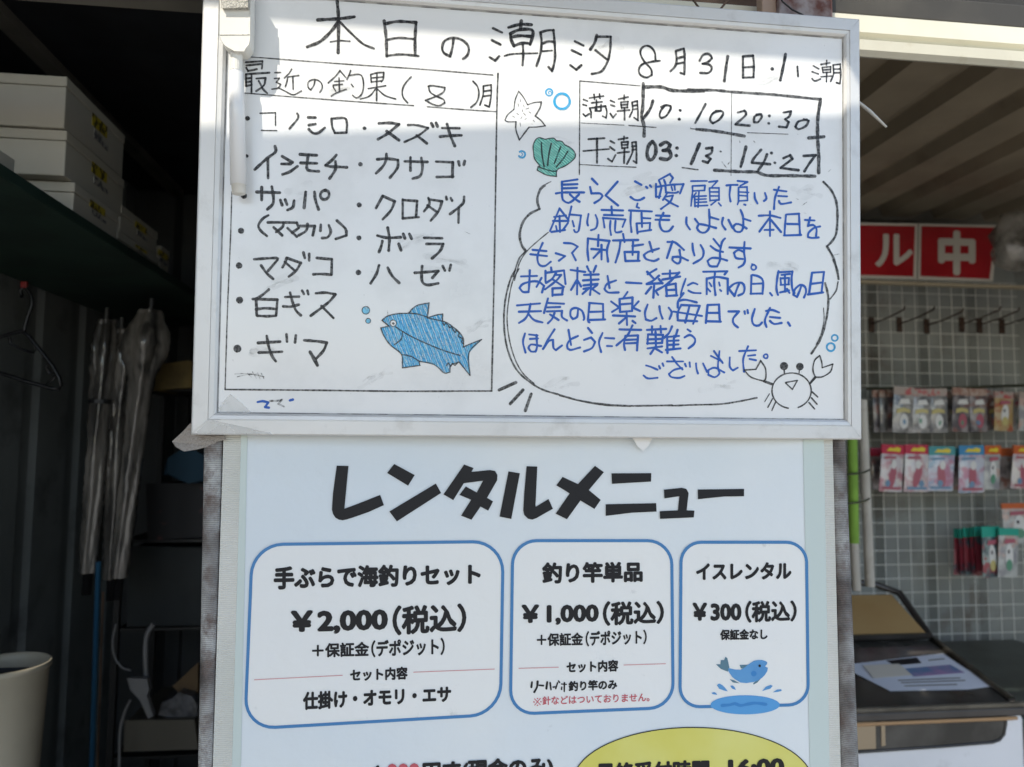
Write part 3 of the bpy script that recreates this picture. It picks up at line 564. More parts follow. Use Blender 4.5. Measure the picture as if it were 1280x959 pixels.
# smudges and stray marks
M['smear'] = marker('wiped_smear', (.16,.165,.17), .95, lo=.30, hi=.62, sc=60)
_t = M['smear'].node_tree; _b = _t.nodes['Principled BSDF']; _l = _b.inputs['Alpha'].links[0].from_socket
_m = _t.nodes.new('ShaderNodeMath'); _m.operation = 'MULTIPLY'; _m.inputs[1].default_value = .12; _t.links.new(_l, _m.inputs[0]); _t.links.new(_m.outputs[0], _b.inputs['Alpha'])
mb = MB(); rg = random.Random(21)
for cx, cy, l_ in ((520,300,40),(470,470,30),(560,330,46),(350,350,30),(700,180,22),(960,100,26),(800,230,40),(900,480,34),(700,480,30),(1010,240,22),(430,110,26),(600,410,26),(760,60,24),(330,440,24),(980,330,26),(380,240,30)):
    an = rg.uniform(-.5, .2)
    for k in range(4):
        ox, oy = rg.uniform(-8, 8), rg.uniform(-7, 7); p_ = [(cx+ox+l_*(t-.5)*math.cos(an), cy+oy+l_*(t-.5)*math.sin(an)+2*math.sin(t*5+k)) for t in [i/6 for i in range(7)]]
        ribbon(mb, PB, p_, rg.uniform(2.5, 7), off=.0002, taper=.4)
obj('smear', mb, M['smear'], wb, kind='stuff')
mb = MB(); strokes(PB, 'N', "600,240 700,238 830,262;620,262 700,245 780,240;700,235 730,265;740,225 770,275;780,230 800,280;810,235 830,275", 1.3, mb)
strokes(PB, 'N', "880,455 930,455 975,445 945,480 990,500", 2.4, mb)
strokes(PB, 'M', "745,390 748,425;1040,90 1060,100", .6, mb)
strokes(PB, 'b3', "820,335 870,300;760,265 780,275;840,410 860,415;1145,830 1190,820", .9, mb)
strokes(PB, 't', "1150,665 1165,650;440,600 470,640;480,615 492,600;555,455 560,470;650,460 660,470;230,370;945,415", 1, mb)
obj('smudge', mb, M['ink_dry'], wb, kind='stuff')
for s_ in ('780,465 820,458 865,468 840,505 870,510', '1038,452 1062,445'): obj('stray_mark', strokes(PB, 'N', s_, 3), M['ink_blue'], wb)
# drawings
dr = obj('starfish_drawing', strokes(PB, 'W', STAR+";!.7!175,200 180,215;!.7!160,230 165,250;!.7!200,240 205,255;!.7!215,270 240,262;!.7!150,300 165,310;!.7!200,300 215,315;!.7!240,290 255,300;!.7!180,340 190,325;!.7!175,370 178,395;!.7!210,345 222,338;!.7!270,350 280,362;!.7!120,320 135,330;!.7!190,275 195,290", 1.4), M['ink'], wb)
def ring_draw(name, lst, ink):
    for fr, cx, cy, r_, w_, a in lst:
        mb = MB(); ribbon(mb, PB, ringpts(fr, cx, cy, r_, None, 22, *a), w_, taper=.06); obj(name, mb, ink, wb)
ring_draw('bubble_drawing', [('W', 480, 213, 56, 3.2, (0, 360)), ('W', 387, 148, 25, 2, (0, 360)), ('W', 392, 150, 10, 1.2, (120, 400)), ('W', 188, 600, 24, 2.4, (-130, 150)), ('W', 178, 600, 14, 1.2, (-60, 80)),
    ('P6', 1027, 467, 19, 2.3, (0, 360)), ('P6', 1002, 525, 25, 2.6, (0, 360))], M['ink_cyan'])
def hatch(mb, P, poly, ang, gap, w_, off=.0004, rnd=.35, seed=1):
    """pen hatching clipped to a closed outline"""
    rg = random.Random(seed); ca, sa = math.cos(R(ang)), math.sin(R(ang)); n = len(poly)
    q = [(x*ca+y*sa, -x*sa+y*ca) for x, y in poly]; v0, v1 = min(b for a, b in q), max(b for a, b in q); v = v0+gap*.5
    while v < v1:
        xs = sorted(a0[0]+(b0[0]-a0[0])*(v-a0[1])/(b0[1]-a0[1]) for a0, b0 in zip(q, q[1:]+q[:1]) if (a0[1]-v)*(b0[1]-v) < 0)
        for u0, u1 in zip(xs[::2], xs[1::2]):
            if u1-u0 > 1.5:
                k = max(2, int((u1-u0)/7)); u0 += rg.random()*1.2; u1 -= rg.random()*1.2
                ln_ = [(u0+(u1-u0)*i/k, v+rg.uniform(-rnd, rnd)) for i in range(k+1)]
                ribbon(mb, P, [(u*ca-t*sa, u*sa+t*ca) for u, t in ln_], w_*rg.uniform(.75, 1.2), off=off, cap=False)
        v += gap*rg.uniform(.8, 1.2)
M['cyan_base'] = marker('cyan_wash', (.20,.60,.84), .6, lo=.45, hi=.65, sc=120)
M['teal_base'] = marker('teal_wash', (.28,.68,.58), .35, lo=.45, hi=.65, sc=120)
mb = MB(); fill(mb, PB, pts('W', SHELL)); obj('shell_drawing', mb, M['teal_base'], wb)
mb = MB(); hatch(mb, PB, pts('W', SHELL), 40, 2.6, 1.1, off=.00042); obj('shell_drawing', mb, M['teal'], wb, kind='stuff')
obj('shell_drawing', strokes(PB, 'W', SHELL+";!2!330,515 335,600 350,688;!2!402,520 385,600 375,680;!2!470,545 425,665;!2!520,580 490,630 440,690;305,690 400,720 445,720", 1.4, off=.0006), M['ink'], wb)
mb = MB(); fill(mb, PB, pts('H', FISH))
for cx, cy, r_ in ((131, 470, 23), (145, 533, 15)): fill(mb, PB, ringpts('H', cx, cy, r_)[:-1])
fd = obj('fish_drawing', mb, M['cyan_base'], wb)
mb = MB(); hatch(mb, PB, pts('H', FISH), 74, 2.5, 1.15, off=.00042, seed=4); hatch(mb, PB, pts('H', FISH), 58, 7, 1.2, off=.00044, seed=5); obj('fish_drawing', mb, M['fish_blue'], wb, kind='stuff')
M['white_pen'] = marker('white_scratch', (.62,.78,.86), .5); mb = MB(); hatch(mb, PB, pts('H', FISH), 68, 5, 1.0, off=.00056, seed=9); obj('fish_drawing', mb, M['white_pen'], wb, kind='stuff')
mb = MB(); fill(mb, PB, ringpts('H', 295, 547, 19)[:-1], .00066); obj('fish_drawing', mb, M['enamel'], wb)
mb = strokes(PB, 'H', FISH+" 228,530;310,570 400,625 520,680 610,715 695,740;350,600 345,640 310,670 300,675;385,487 440,492 500,510;!3!295,548;500,515 590,535;592,545 600,560 610,545 625,560 632,575 645,568 655,590;655,590 668,602 672,590 690,605 685,625 700,635;695,632 712,640 705,660 718,672;615,800 625,785 640,805 650,788 665,800 680,785;345,735 400,745 450,775", 1.5, off=.0008)
ribbon(mb, PB, ringpts('H', 295, 547, 19), .9, off=.0009)
for cx, cy, r_ in ((131, 470, 23), (145, 533, 15)): ribbon(mb, PB, ringpts('H', cx, cy, r_), 1, off=.0006)
obj('fish_drawing', mb, M['ink_thin'], wb)
mb = MB()
ribbon(mb, PB, ringpts('P6', 755, 800, 124, 112, 36, 100, 430), 1.8)
fill(mb, PB, ringpts('P6', 707, 645, 26)[:-1]); fill(mb, PB, ringpts('P6', 807, 648, 24)[:-1])
strokes(PB, 'P6', "708,670 710,690;805,670 802,688;718,748 792,735 760,792 718,752;!3!635,760 580,740;580,740 500,715 455,670 530,665;530,665 560,610;560,610 590,660 592,720 580,740;!3.2!870,755 905,715;905,715 890,670 900,610 932,578;932,578 945,620 948,655;948,655 1015,632 1000,680 950,712 905,715;!1.3!615,820 585,870;635,850 605,905;655,870 630,925;885,808 920,840;880,845 915,885;865,875 900,915", 1.8, mb)
obj('crab_drawing', mb, M['ink'], wb)

# ---------------------------------------------------------------- holder with the long white marker hung over the top left corner
M['white_plastic'] = mat('white_plastic', (.72,.71,.66), .38, var=.04, vscale=9, dirt=(.5,.47,.38), dscale=22, dlo=.6, dhi=.85)
M['tube_white'] = mat('white_tube', (.78,.79,.80), .25, coat=.3)
M['felt'] = mat('grey_felt', (.46,.45,.41), .95, var=.25, vscale=500, bump=.8, bscale=300)
hold = thing('clip_holder', 'white plastic clip with rounded bottom hooked over the top left corner of the whiteboard', 'clip', PB(295, 40, .02))
def PF(px, py, off): return onP(px, py, B0+BN*off, BN)
out = [(274, -24)]+[(274, 9), (273.6, 44)]
out += [(273.6+1.3+22*(1-math.cos(R(a))), 44+19*math.sin(R(a))) for a in (20, 40, 60, 80)]+[(305-.5, 63.2)]
out += [(312.6-10*(1-math.sin(R(a))), 50+12*math.cos(R(a))) for a in (30, 60, 90)]+[(313, 9), (313.5, -24)]
front = [PF(x, y, .026) for x, y in out]; 
mb = MB(); mb.prism(front, -BN*.025)
obj('clip_body', mb, M['white_plastic'], hold, bevel=.0022)
mb = MB(); mb.prism([PF(x, y, .032) for x, y in ((278,-24),(309,-24),(310,9.5),(277,9.5))], -BN*.006); obj('felt_pad', mb, M['felt'], hold, bevel=.001)
mb = MB(); mb.prism([PF(x, y, .0265) for x, y in ((274.6,43.4),(312.6,43.0),(312.6,43.8),(274.6,44.2))], -BN*.001); obj('seam', mb, M['felt'], hold)
mk = thing('marker_pen', 'long white marker pen hanging down the left edge of the whiteboard', 'marker', PF(300, 240, .012))
# axis of the pen: from under the clip down the edge
def axis(px, py): return PF(px, py, .013)
a, b, c, d, e = axis(296, 60), axis(295.5, 89), axis(295.5, 92), axis(298, 231), axis(299, 243)
mb = MB(); mb.tube([a, b], [.0074, .0074], 18); obj('cap_neck', mb, M['white_plastic'], mk, smooth=False)
mb = MB(); mb.tube([b, c, d], [.0078, .0092, .0098], 22); obj('barrel', mb, M['tube_white'], mk, smooth=True)
mb = MB(); mb.tube([d, e-(e-d)*.1, e], [.0088, .0086, .0070], 18); obj('end_plug', mb, M['white_plastic'], mk, smooth=True)

# corner tape, cloth tab and paper tip
M['film'] = mat('clear_tape', (.70,.70,.67), .3, alpha=.33, coat=.4, var=.1, vscale=40)
M['cloth_tape'] = mat('woven_tape', (.34,.31,.28), .7, var=.18, vscale=900, bump=.6, bscale=700, dirt=(.18,.15,.13), dscale=40)
def PT(px, py, off=.0015): return onP(px, py, B0+BN*off, BN)
mb = MB()
q = [(269.5,514.5),(278,503),(288,492.5),(306,506),(322,521),(340,543.5)]
vs = [PB(269.8,514,.0006), PB(278,503,.0009), PB(288,492.6,.0010), PB(300,502,.0009), PB(313.5,514.5,.0007)]
mb.add(vs, [(0,1,2,3,4)])
mb.add([PB(269.8,514,.0006), PB(313.5,514.5,.0007), PT(340,543.2,.0007), PT(248,543.4,.0007), PT(246,540,.0007), PT(260,525,.0007)], [(0,1,2,5),(5,2,3,4)])
tag(obj('clear_tape', mb, M['film']), 'clear plastic tape folded over the bottom left corner of the whiteboard', 'tape')
mb = MB()
tabp = [(238,529),(229,539),(215,552),(220,559),(230,564.5),(246,562),(262,558),(272,552),(283,549.5),(280,545),(262,544),(246,540.5)]
mb.prism([onP(x, y, B0-BN*(.0175+.003*math.sin(i*1.3)), BN) for i, (x, y) in enumerate(tabp)], -BN*.0012)
tag(obj('cloth_tape', mb, M['cloth_tape']), 'frayed grey woven tape end sticking out under the bottom left corner of the whiteboard', 'tape')
mb = MB(); mb.prism([onP(x, y, B0-BN*.018, BN) for x, y in ((789,545),(817,545),(811,557),(804,564),(797,558))], -BN*.0006)
tag(obj('paper_tip', mb, mat('white_paper', (.8,.8,.79), .6)), 'small white paper tip peeking out below the middle of the whiteboard frame', 'paper')

# ---------------------------------------------------------------- rental menu panel under the whiteboard
YP = bp(.45, 0).y+.034
def ysurf(x): return YP+.012*x-.0775*x*x
def PS(px, py, off=0.0):
    d = ray(px, py); Y = YP
    for _ in range(6):
        p = CAM+d*((Y-CAM.y)/d.y); Y = ysurf(p.x)-off
    return CAM+d*((Y-CAM.y)/d.y)
def paper(name, col, col2, **k): return mat(name, col, .5, col2=col2, vscale=3, lo=.35, hi=.65, coat=.3, bump=.35, bscale=38, **k)
M['print_blue'] = paper('printed_pale_blue', (.675,.745,.795), (.75,.79,.80), dirt=(.40,.43,.45), dscale=30, dlo=.66, dhi=.9)
M['print_white'] = paper('printed_white', (.80,.815,.81), (.82,.83,.81), dirt=(.45,.46,.46), dscale=40, dlo=.66, dhi=.9)
M['print_line'] = mat('printed_blue_line', (.035,.20,.46), .4, coat=.3)
M['print_black'] = mat('printed_black', (.012,.012,.014), .55, spec=.3)
M['print_red'] = mat('printed_red', (.55,.09,.12), .4, coat=.3)
M['print_pink'] = mat('printed_pink', (.62,.25,.26), .4)
M['print_yellow'] = mat('printed_yellow', (.66,.62,.12), .4, col2=(.70,.68,.20), vscale=6, coat=.3)
M['print_fish'] = mat('printed_fish_blue', (.07,.27,.58), .4, col2=(.10,.32,.62), vscale=30)
M['print_fin'] = mat('printed_fin', (.09,.20,.27), .4)
M['print_pond'] = mat('printed_pond', (.08,.33,.68), .4)
M['print_wave'] = mat('printed_wave', (.03,.22,.55), .4)
def ribbed(name, c1, c2, lo, hi, vs, scale=130, streak=.12, **k):
    m_ = mat(name, c1, .55, col2=c2, vscale=vs, lo=lo, hi=hi, stretch=(1, 1, .8), **k)
    t = m_.node_tree; N = t.nodes; L = t.links; b = N['Principled BSDF']
    tc = N.new('ShaderNodeTexCoord'); wv = N.new('ShaderNodeTexWave'); wv.bands_direction = 'Z'; wv.inputs['Scale'].default_value = scale; wv.inputs['Distortion'].default_value = 1.6; wv.inputs['Detail Scale'].default_value = 4
    L.new(tc.outputs['Object'], wv.inputs['Vector'])
    bp_ = N.new('ShaderNodeBump'); bp_.inputs['Strength'].default_value = .5; bp_.inputs['Distance'].default_value = .0012
    L.new(wv.outputs['Fac'], bp_.inputs['Height']); L.new(bp_.outputs[0], b.inputs['Normal'])
    src = b.inputs['Base Color'].links[0].from_socket
    rr = N.new('ShaderNodeMapRange'); rr.inputs[3].default_value = 1-streak; rr.inputs[4].default_value = 1; L.new(wv.outputs['Fac'], rr.inputs[0])
    vm = N.new('ShaderNodeVectorMath'); vm.operation = 'SCALE'; L.new(src, vm.inputs[0]); L.new(rr.outputs[0], vm.inputs['Scale']); L.new(vm.outputs[0], b.inputs['Base Color'])
    return m_
M['tape_white'] = ribbed('white_ribbed_tape', (.66,.67,.62), (.73,.73,.68), .4, .6, 6)
M['tape_worn'] = ribbed('worn_silver_tape', (.085,.072,.066), (.60,.61,.60), .36, .66, 15, dirt=(.17,.13,.115), dscale=48, dlo=.46, dhi=.66, streak=.42)
M['laminate'] = mat('laminate_edge', (.55,.64,.62), .3, coat=.4)
sp = thing('menu_panel', 'tall laminated Japanese rental menu panel with blue-outlined price boxes under the whiteboard', 'sign', (0, YP, 0.14))
def column_sheet(name, cols, mt, parent, off, n=8, smooth_=True):
    """cols: list of (px_top, py_top, px_bot, py_bot)"""
    mb = MB(); vs = []
    for a, b, c, d in cols:
        for j in range(n+1):
            t = j/n; vs.append(PS(a+(c-a)*t, b+(d-b)*t, off))
    mb.add(vs, [(i*(n+1)+j, (i+1)*(n+1)+j, (i+1)*(n+1)+j+1, i*(n+1)+j+1) for i in range(len(cols)-1) for j in range(n)])
    return obj(name, mb, mt, parent, smooth=smooth_)
PT_, PBm = 505, 1250      # panel runs from behind the board down to below the picture
def edges(xt, xb):        # x at y=560 and y=959 extrapolated
    k = (xb-xt)/399.0
    return xt+(PT_-560)*k, xt+(PBm-560)*k
def strip(name, l, r, mt, off, n=2, parent=None):
    lt, lb = edges(*l); rt, rb = edges(*r)
    return column_sheet(name, [(lt+(rt-lt)*i/n, PT_, lb+(rb-lb)*i/n, PBm) for i in range(n+1)], mt, parent or sp, off, 10)
sheet = strip('printed_sheet', (300, 291), (1018, 1030), M['print_blue'], 0, 60)
strip('border_tape', (279, 266), (308, 300), M['tape_white'], .0005, 4)
strip('border_tape', (1011, 1024), (1041, 1051), M['tape_white'], .0005, 4)
strip('laminate_edge', (301, 290), (309, 301), M['laminate'], .0008, 2)
strip('laminate_edge', (1004, 1012.5), (1030, 1037), M['laminate'], .0008, 2)
def side_roll(name, l, r):
    lt, lb = edges(*l); rt, rb = edges(*r); mb = MB(); n = 10; m_ = 14; vs = []
    for i in range(m_+1):
        t = i/m_; xl = lt+(lb-lt)*t; xr = rt+(rb-rt)*t; y = PT_+(PBm-PT_)*t
        a, b = PS(xl, y), PS(xr, y); c = (a+b)/2; r_ = (b-a).length/2*1.0
        for j in range(n+1):
            q = math.pi*j/n
            vs.append((c.x-r_*math.cos(q), c.y-r_*.75*math.sin(q)+.004, c.z))
    mb.add(vs, [(i*(n+1)+j, i*(n+1)+j+1, (i+1)*(n+1)+j+1, (i+1)*(n+1)+j) for i in range(m_) for j in range(n)])
    return obj(name, mb, M['tape_worn'], sp, smooth=True)
side_roll('taped_edge', (254, 246.5), (278, 266))
side_roll('taped_edge', (1040, 1051), (1058.5, 1075))
lt, lb = edges(256, 249); rt, rb = edges(1056, 1072)
mb = MB(); a, b, c, d = PS(lt, PT_), PS(rt, PT_), PS(rb, PBm), PS(lb, PBm)
yb = YP+.012
mb.hexa([(d.x, yb, d.z), (c.x, yb, c.z), (c.x, yb+.012, c.z), (d.x, yb+.012, d.z), (a.x, yb, a.z), (b.x, yb, b.z), (b.x, yb+.012, b.z), (a.x, yb+.012, a.z)])
obj('backing_board', mb, M['brown'], sp)
for x in (-.19, .45):
    mb = MB(); mb.tube([(x, yb+.03, 0), (x, yb+.03, 1.75)], .016, 10); obj('stand_leg', mb, M['alu'], sp)

# price boxes ---------------------------------------------------------------
def rbox(TL, TR, BR, BL, r):
    """outline (closed) of a rounded quadrilateral in pixels"""
    c = [TL, TR, BR, BL]; out = []
    for i in range(4):
        p, q, n = c[i], c[i-1], c[(i+1) % 4]
        def toward(a, b, d):
            l = math.hypot(b[0]-a[0], b[1]-a[1]); return (a[0]+(b[0]-a[0])*d/l, a[1]+(b[1]-a[1])*d/l)
        a, b = toward(p, q, r), toward(p, n, r)
        for j in range(9):
            t = j/8; k = .55
            c1 = (a[0]+(p[0]-a[0])*k, a[1]+(p[1]-a[1])*k); c2 = (b[0]+(p[0]-b[0])*k, b[1]+(p[1]-b[1])*k)
            out.append(tuple((1-t)**3*a[m_]+3*(1-t)**2*t*c1[m_]+3*(1-t)*t*t*c2[m_]+t**3*b[m_] for m_ in (0, 1)))
    return out
def dense(pl, step=12, closed=True):
    out = []
    n = len(pl)
    for i in range(n if closed else n-1):
        a, b = pl[i], pl[(i+1) % n]; l = math.hypot(b[0]-a[0], b[1]-a[1]); k = max(1, int(l/step))
        for j in range(k): out.append((a[0]+(b[0]-a[0])*j/k, a[1]+(b[1]-a[1])*j/k))
    out.append(pl[0] if closed else pl[-1]); return out
def column_fill(name, outline, mt, off, n=40, parent=None):
    xs = [p[0] for p in outline]; x0, x1 = min(xs)+.05, max(xs)-.05; cols = []
    m_ = len(outline)
    for i in range(n+1):
        x = x0+(x1-x0)*(.5-.5*math.cos(math.pi*i/n)) if n > 12 else x0+(x1-x0)*i/n
        ys = []
        for j in range(m_):
            a, b = outline[j], outline[(j+1) % m_]
            if (a[0]-x)*(b[0]-x) <= 0 and a[0] != b[0]: ys.append(a[1]+(b[1]-a[1])*(x-a[0])/(b[0]-a[0]))
        cols.append((x, min(ys), x, max(ys)))
    return column_sheet(name, cols, mt, parent or sp, off, 4)
def price_box(TL, TR, BR, BL, r, gap=None):
    ol = rbox(TL, TR, BR, BL, r)
    f = column_fill('price_box', ol, M['print_white'], .0007)
    mb = MB(); ribbon(mb, PS, dense(ol), 3.9, off=.0010, taper=0, cap=False)
    obj('price_box_outline', mb, M['print_line'], sp)
price_box((315.5,681), (629,677), (625.5,893), (306,911.5), 38)
price_box((641,676), (839.5,676), (841.5,884.5), (638,893), 30)
price_box((851.5,678), (1008,678), (1010.5,881), (850,884), 25)
for a in ((318,849.9,428,844.3), (517,840.4,618,836.5), (648.6,835.6,698,834.2), (780,831.4,832,829.8)):
    mb = MB(); ribbon(mb, PS, dense([a[:2], a[2:]], 12, False), .9, off=.0011, taper=0); obj('divider_line', mb, M['print_pink'], sp)

# printed lettering: glyph outlines of the built-in font laid on the sheet ----------------
def glyph_mesh(txt, bold, shear=0, spacing=1.0):
    c = bpy.data.curves.new('lettering', 'FONT'); c.body = txt; c.size = 1; c.shear = shear
    c.space_character = spacing; c.resolution_u = 3
    o = bpy.data.objects.new('lettering', c); COL.objects.link(o)
    bpy.context.view_layer.update()
    dg = bpy.context.evaluated_depsgraph_get()
    me = bpy.data.meshes.new_from_object(o.evaluated_get(dg), depsgraph=dg)
    v = [(p.co.x, p.co.y) for p in me.vertices]; f = [tuple(p.vertices) for p in me.polygons]
    bpy.data.objects.remove(o); bpy.data.curves.remove(c); bpy.data.meshes.remove(me)
    return v, f
def lettering(txt, L0, R0, mt, bold=.02, P=PS, off=.0013, parent=None, name='lettering', shear=0, cond=1.0):
    """L0=(x, ytop, ybottom) of the left end, R0 the same of the right end, in pixels"""
    v0, f0 = glyph_mesh(txt, 0, shear)
    # bold face: the outline is laid down several times, shifted a hair each way
    v, f, lay = list(v0), list(f0), [0]*len(v0)
    for i, a in enumerate(range(0, 360, 45)):
        k = len(v); v += [(x+bold*math.cos(R(a)), y+bold*math.sin(R(a))) for x, y in v0]
        f += [tuple(q+k for q in p) for p in f0]; lay += [i+1]*len(v0)
    xs = [a for a, b in v]; ys = [b for a, b in v]; x0, x1, y0, y1 = min(xs), max(xs), min(ys), max(ys)
    mb = MB(); vs = []
    for (a, b), l_ in zip(v, lay):
        t = (a-x0)/(x1-x0); u = (y1-b)/(y1-y0)
        x = L0[0]+(R0[0]-L0[0])*t
        yt = L0[1]+(R0[1]-L0[1])*t; ybm = L0[2]+(R0[2]-L0[2])*t
        vs.append(P(x, yt+(ybm-yt)*u, off+l_*2.5e-5))
    mb.add(vs, f)
    return obj(name, mb, mt, parent or sp)
K_ = M['print_black']
for fr, polys in (('R1', ["103,60 175,62 150,325 240,292 370,240 393,303 300,345 200,380 165,391 140,396 115,392 95,380 80,358 73,330 80,230", "457,50 583,118 542,183 413,105", "713,170 745,228 473,403 427,342",
    "887,53 945,75 932,98 1045,87 1078,93 1092,118 1090,150 1028,258 1065,280 1035,337 988,312 932,393 868,368 930,270 858,240 897,188 965,225 1003,153 885,168 820,272 760,237", "1160,95 1230,107 1177,388 1105,373"]),
    ('R2', ["78,55 135,57 125,272 195,230 218,282 130,332 108,340 85,335 65,315 60,290 65,200", "270,112 352,150 443,53 490,87 410,182 473,235 440,283 365,238 293,338 233,308 308,200 237,157",
    "531,93 743,92 742,137 533,149", "500,258 769,252 771,297 640,303 500,320", "810,180 905,170 930,176 942,198 932,290 973,292 970,328 790,336 788,295 885,290 893,215 813,227", "991,179 1238,176 1238,215 1130,217 992,231"])):
    for s in polys:
        mb = MB(); fill(mb, PS, pts(fr, s), .0013); obj('title_letter', mb, K_, sp)
lettering('手ぶらで海釣りセット', (342,708,737.5), (601,704,731), K_, .048)
lettering('￥2,000', (363,763.5,794.5), (485,760.5,791), K_, .050)
lettering('（税込）', (490.5,757,795), (583,754,790), K_, .040)
lettering('＋保証金', (390,804.5,822.5), (461.5,802,820.5), K_, .037)
lettering('（デポジット）', (464,800.5,822), (556,797,819), K_, .037)
lettering('セット内容', (437.5,836.5,852), (509.7,833,849.5), K_, .046)
lettering('仕掛け・オモリ・エサ', (378.5,865,888), (564,857,878), K_, .048)
lettering('釣り竿単品', (677.5,703,730), (803.5,702,727.6), K_, .048)
lettering('￥1,000', (651.6,756,782.5), (748.6,754.5,780.5), K_, .050)
lettering('（税込）', (753.5,751.5,783), (830,751,780), K_, .040)
lettering('＋保証金', (671,792,808), (729,790.5,807), K_, .037)
lettering('（デポジット）', (732,789,808.5), (808.5,787,805.5), K_, .037)
lettering('セット内容', (708,827,841.5), (773,824.5,839.5), K_, .046)
lettering('釣り竿のみ', (710.6,851.5,864.5), (771.6,849,862), K_, .046)
obj('lettering', strokes(PS, 'X', '668,873.6 675.5,881.2;675.5,873.2 668.3,881.6;!1.5!671.9,873.2;!1.5!671.9,881.7;!1.5!667.6,877.5;!1.5!676.2,877.2', 1.0, off=.0013), M['print_red'], sp)
lettering('針などはついておりません。', (678,870.6,881.6), (812,866,877), M['print_red'], .020)
lettering('イスレンタル', (870,703.5,725.5), (989.5,702.5,724.5), K_, .048)
lettering('￥300', (865.4,753.5,776.5), (927,753.5,776), K_, .050)
lettering('（税込）', (931.5,751,779), (996,750.5,777), K_, .040)
lettering('保証金なし', (900,787,800.5), (959.6,786,799.5), K_, .046)
lettering('4,', (462,957,982), (481,956.5,981), K_, .048)
lettering('000', (483,955,978), (525,954,977), M['print_red'], .046)
lettering('円す(現金のみ)', (528,952,982), (692,945,975), K_, .048)
mb = MB()
strokes(PS, 'K', "!2.4!160,210 155,250;!2.6!205,205 200,250 178,290;!2.2!218,235 250,238;!2.4!282,210 275,262;!2!305,215 312,270;!1.8!330,250 345,248;!2!365,215 350,262;!1.8!372,200 380,212;!1.6!395,225 435,228;!1.8!420,215 418,285;!1.8!398,250 396,268", 2, mb, off=.0013)
obj('lettering', mb, K_, sp, label='half worn-away first word of the line above the red note')
# yellow notice
el = [(866+150*math.cos(R(a)), 978.5+69*math.sin(R(a))) for a in range(0, 360, 5)]
column_fill('yellow_notice', el, M['print_yellow'], .0007)
mb = MB(); ribbon(mb, PS, el+[el[0]], 1.2, off=.0010, taper=0, cap=False); obj('notice_outline', mb, K_, sp)
lettering('最終受付時間', (745,954,979), (887,949.5,974), K_, .048)
lettering('16:00', (910,949.5,972), (980.6,947.5,970), K_, .05)
# jumping fish print
def pfill(name, s, mt, off): mb = MB(); fill(mb, PS, pts('Q', s), off); return obj(name, mb, mt, sp)
mb = MB(); fill(mb, PS, ringpts('Q', 610, 778, 370, 102, 40)[:-1], .0013); obj('pond_print', mb, M['print_pond'], sp)
mb = MB(); ribbon(mb, PS, smooth(pts('Q', "365,785 450,778 500,765 560,785 640,770 720,760 830,773"))[0], 3.6, off=.0016); obj('pond_print', mb, M['print_wave'], sp)
pfill('fish_print', "298,345 345,345 350,300 385,300 400,265 420,280 442,380 425,425 350,395", M['print_fin'], .0012)
for s in ("550,352 640,350 590,392 565,388", "445,505 490,515 550,548 480,540", "695,550 740,505 780,495 740,540 700,562"): pfill('fish_print', s, M['print_fin'], .0012)
pfill('fish_print', "430,385 500,402 560,405 610,375 640,350 700,310 740,300 790,300 830,312 847,325 842,345 822,368 852,383 846,420 820,460 790,490 750,515 700,535 620,547 560,540 500,505 470,480 430,420", M['print_fish'], .0014)
for s in ("310,570 322,554 340,552 370,570 400,600 425,635 380,625 330,605", "450,575 480,572 500,592 510,620 470,605", "250,650 280,642 300,652 312,672 265,665", "790,632 830,585 880,565 905,575 880,605 820,622", "905,645 950,615 995,612 1000,630 960,640"): pfill('splash_print', s, M['print_fish'], .0012)
mb = MB(); fill(mb, PS, ringpts('Q', 765, 362, 14)[:-1], .0018); obj('fish_print', mb, K_, sp)
mb = MB(); fill(mb, PS, ringpts('Q', 702, 445, 30)[:-1], .0017); obj('fish_print', mb, M['print_wave'], sp)

# ---------------------------------------------------------------- inside the shop, right of the board
# hanging sign of red tiles
M['sign_red'] = mat('red_sign', (.42,.010,.018), .25, coat=.6, var=.15, vscale=3)
M['sign_white'] = mat('sign_white', (.62,.58,.50), .5)
def PY(Y): return lambda px, py, off=0.0: onY(px, py, Y-off)
YS = 2.66
def sign_tile(lab, TL, TR, BR, BL, ch, L0, R0, bold):
    t = thing('sign_tile', lab, 'sign', onY(BL[0], BL[1], YS), 'red sign tiles above the wire grid')
    mb = MB(); a = [onY(*p, YS) for p in (BL, BR, TR, TL)]
    mb.prism(a, Vector((0, .006, 0))); obj('panel', mb, M['sign_white'], t)
    k = 3.2
    q = [(BL[0]+k, BL[1]-k-1), (BR[0]-k-1, BR[1]-k), (TR[0]-k, TR[1]+k), (TL[0]+k, TL[1]+k)]
    mb = MB(); mb.quad(*[onY(*p, YS-.001) for p in q]); obj('red_face', mb, M['sign_red'], t)
    lettering(ch, L0, R0, M['sign_white'], bold, P=PY(YS), off=.0025, parent=t, name='letter')
sign_tile('red sign tile with a white katakana letter, partly hidden by the whiteboard', (1044,278), (1147,279.5), (1146,349), (1043,347), 'ル', (1094,292,334), (1141,293,331), .03)
sign_tile('red sign tile with the white character for middle, in full view', (1148.5,279.5), (1248.5,281.5), (1241,352), (1147.5,349.5), '中', (1172.5,287.5,344), (1219.5,289,344.5), .045)
# beige ledge under the signs
a, b = onY(1040, 350, YS+.02), onY(1300, 358, YS+.02)
mb = MB(); mb.box((a.x, YS+.0, a.z-.012), (b.x+.4, YS+.03, a.z)); tag(obj('sign_ledge', mb, mat('beige_ledge', (.45,.38,.26), .6), bevel=.002), 'thin beige ledge running under the red sign tiles', 'ledge')

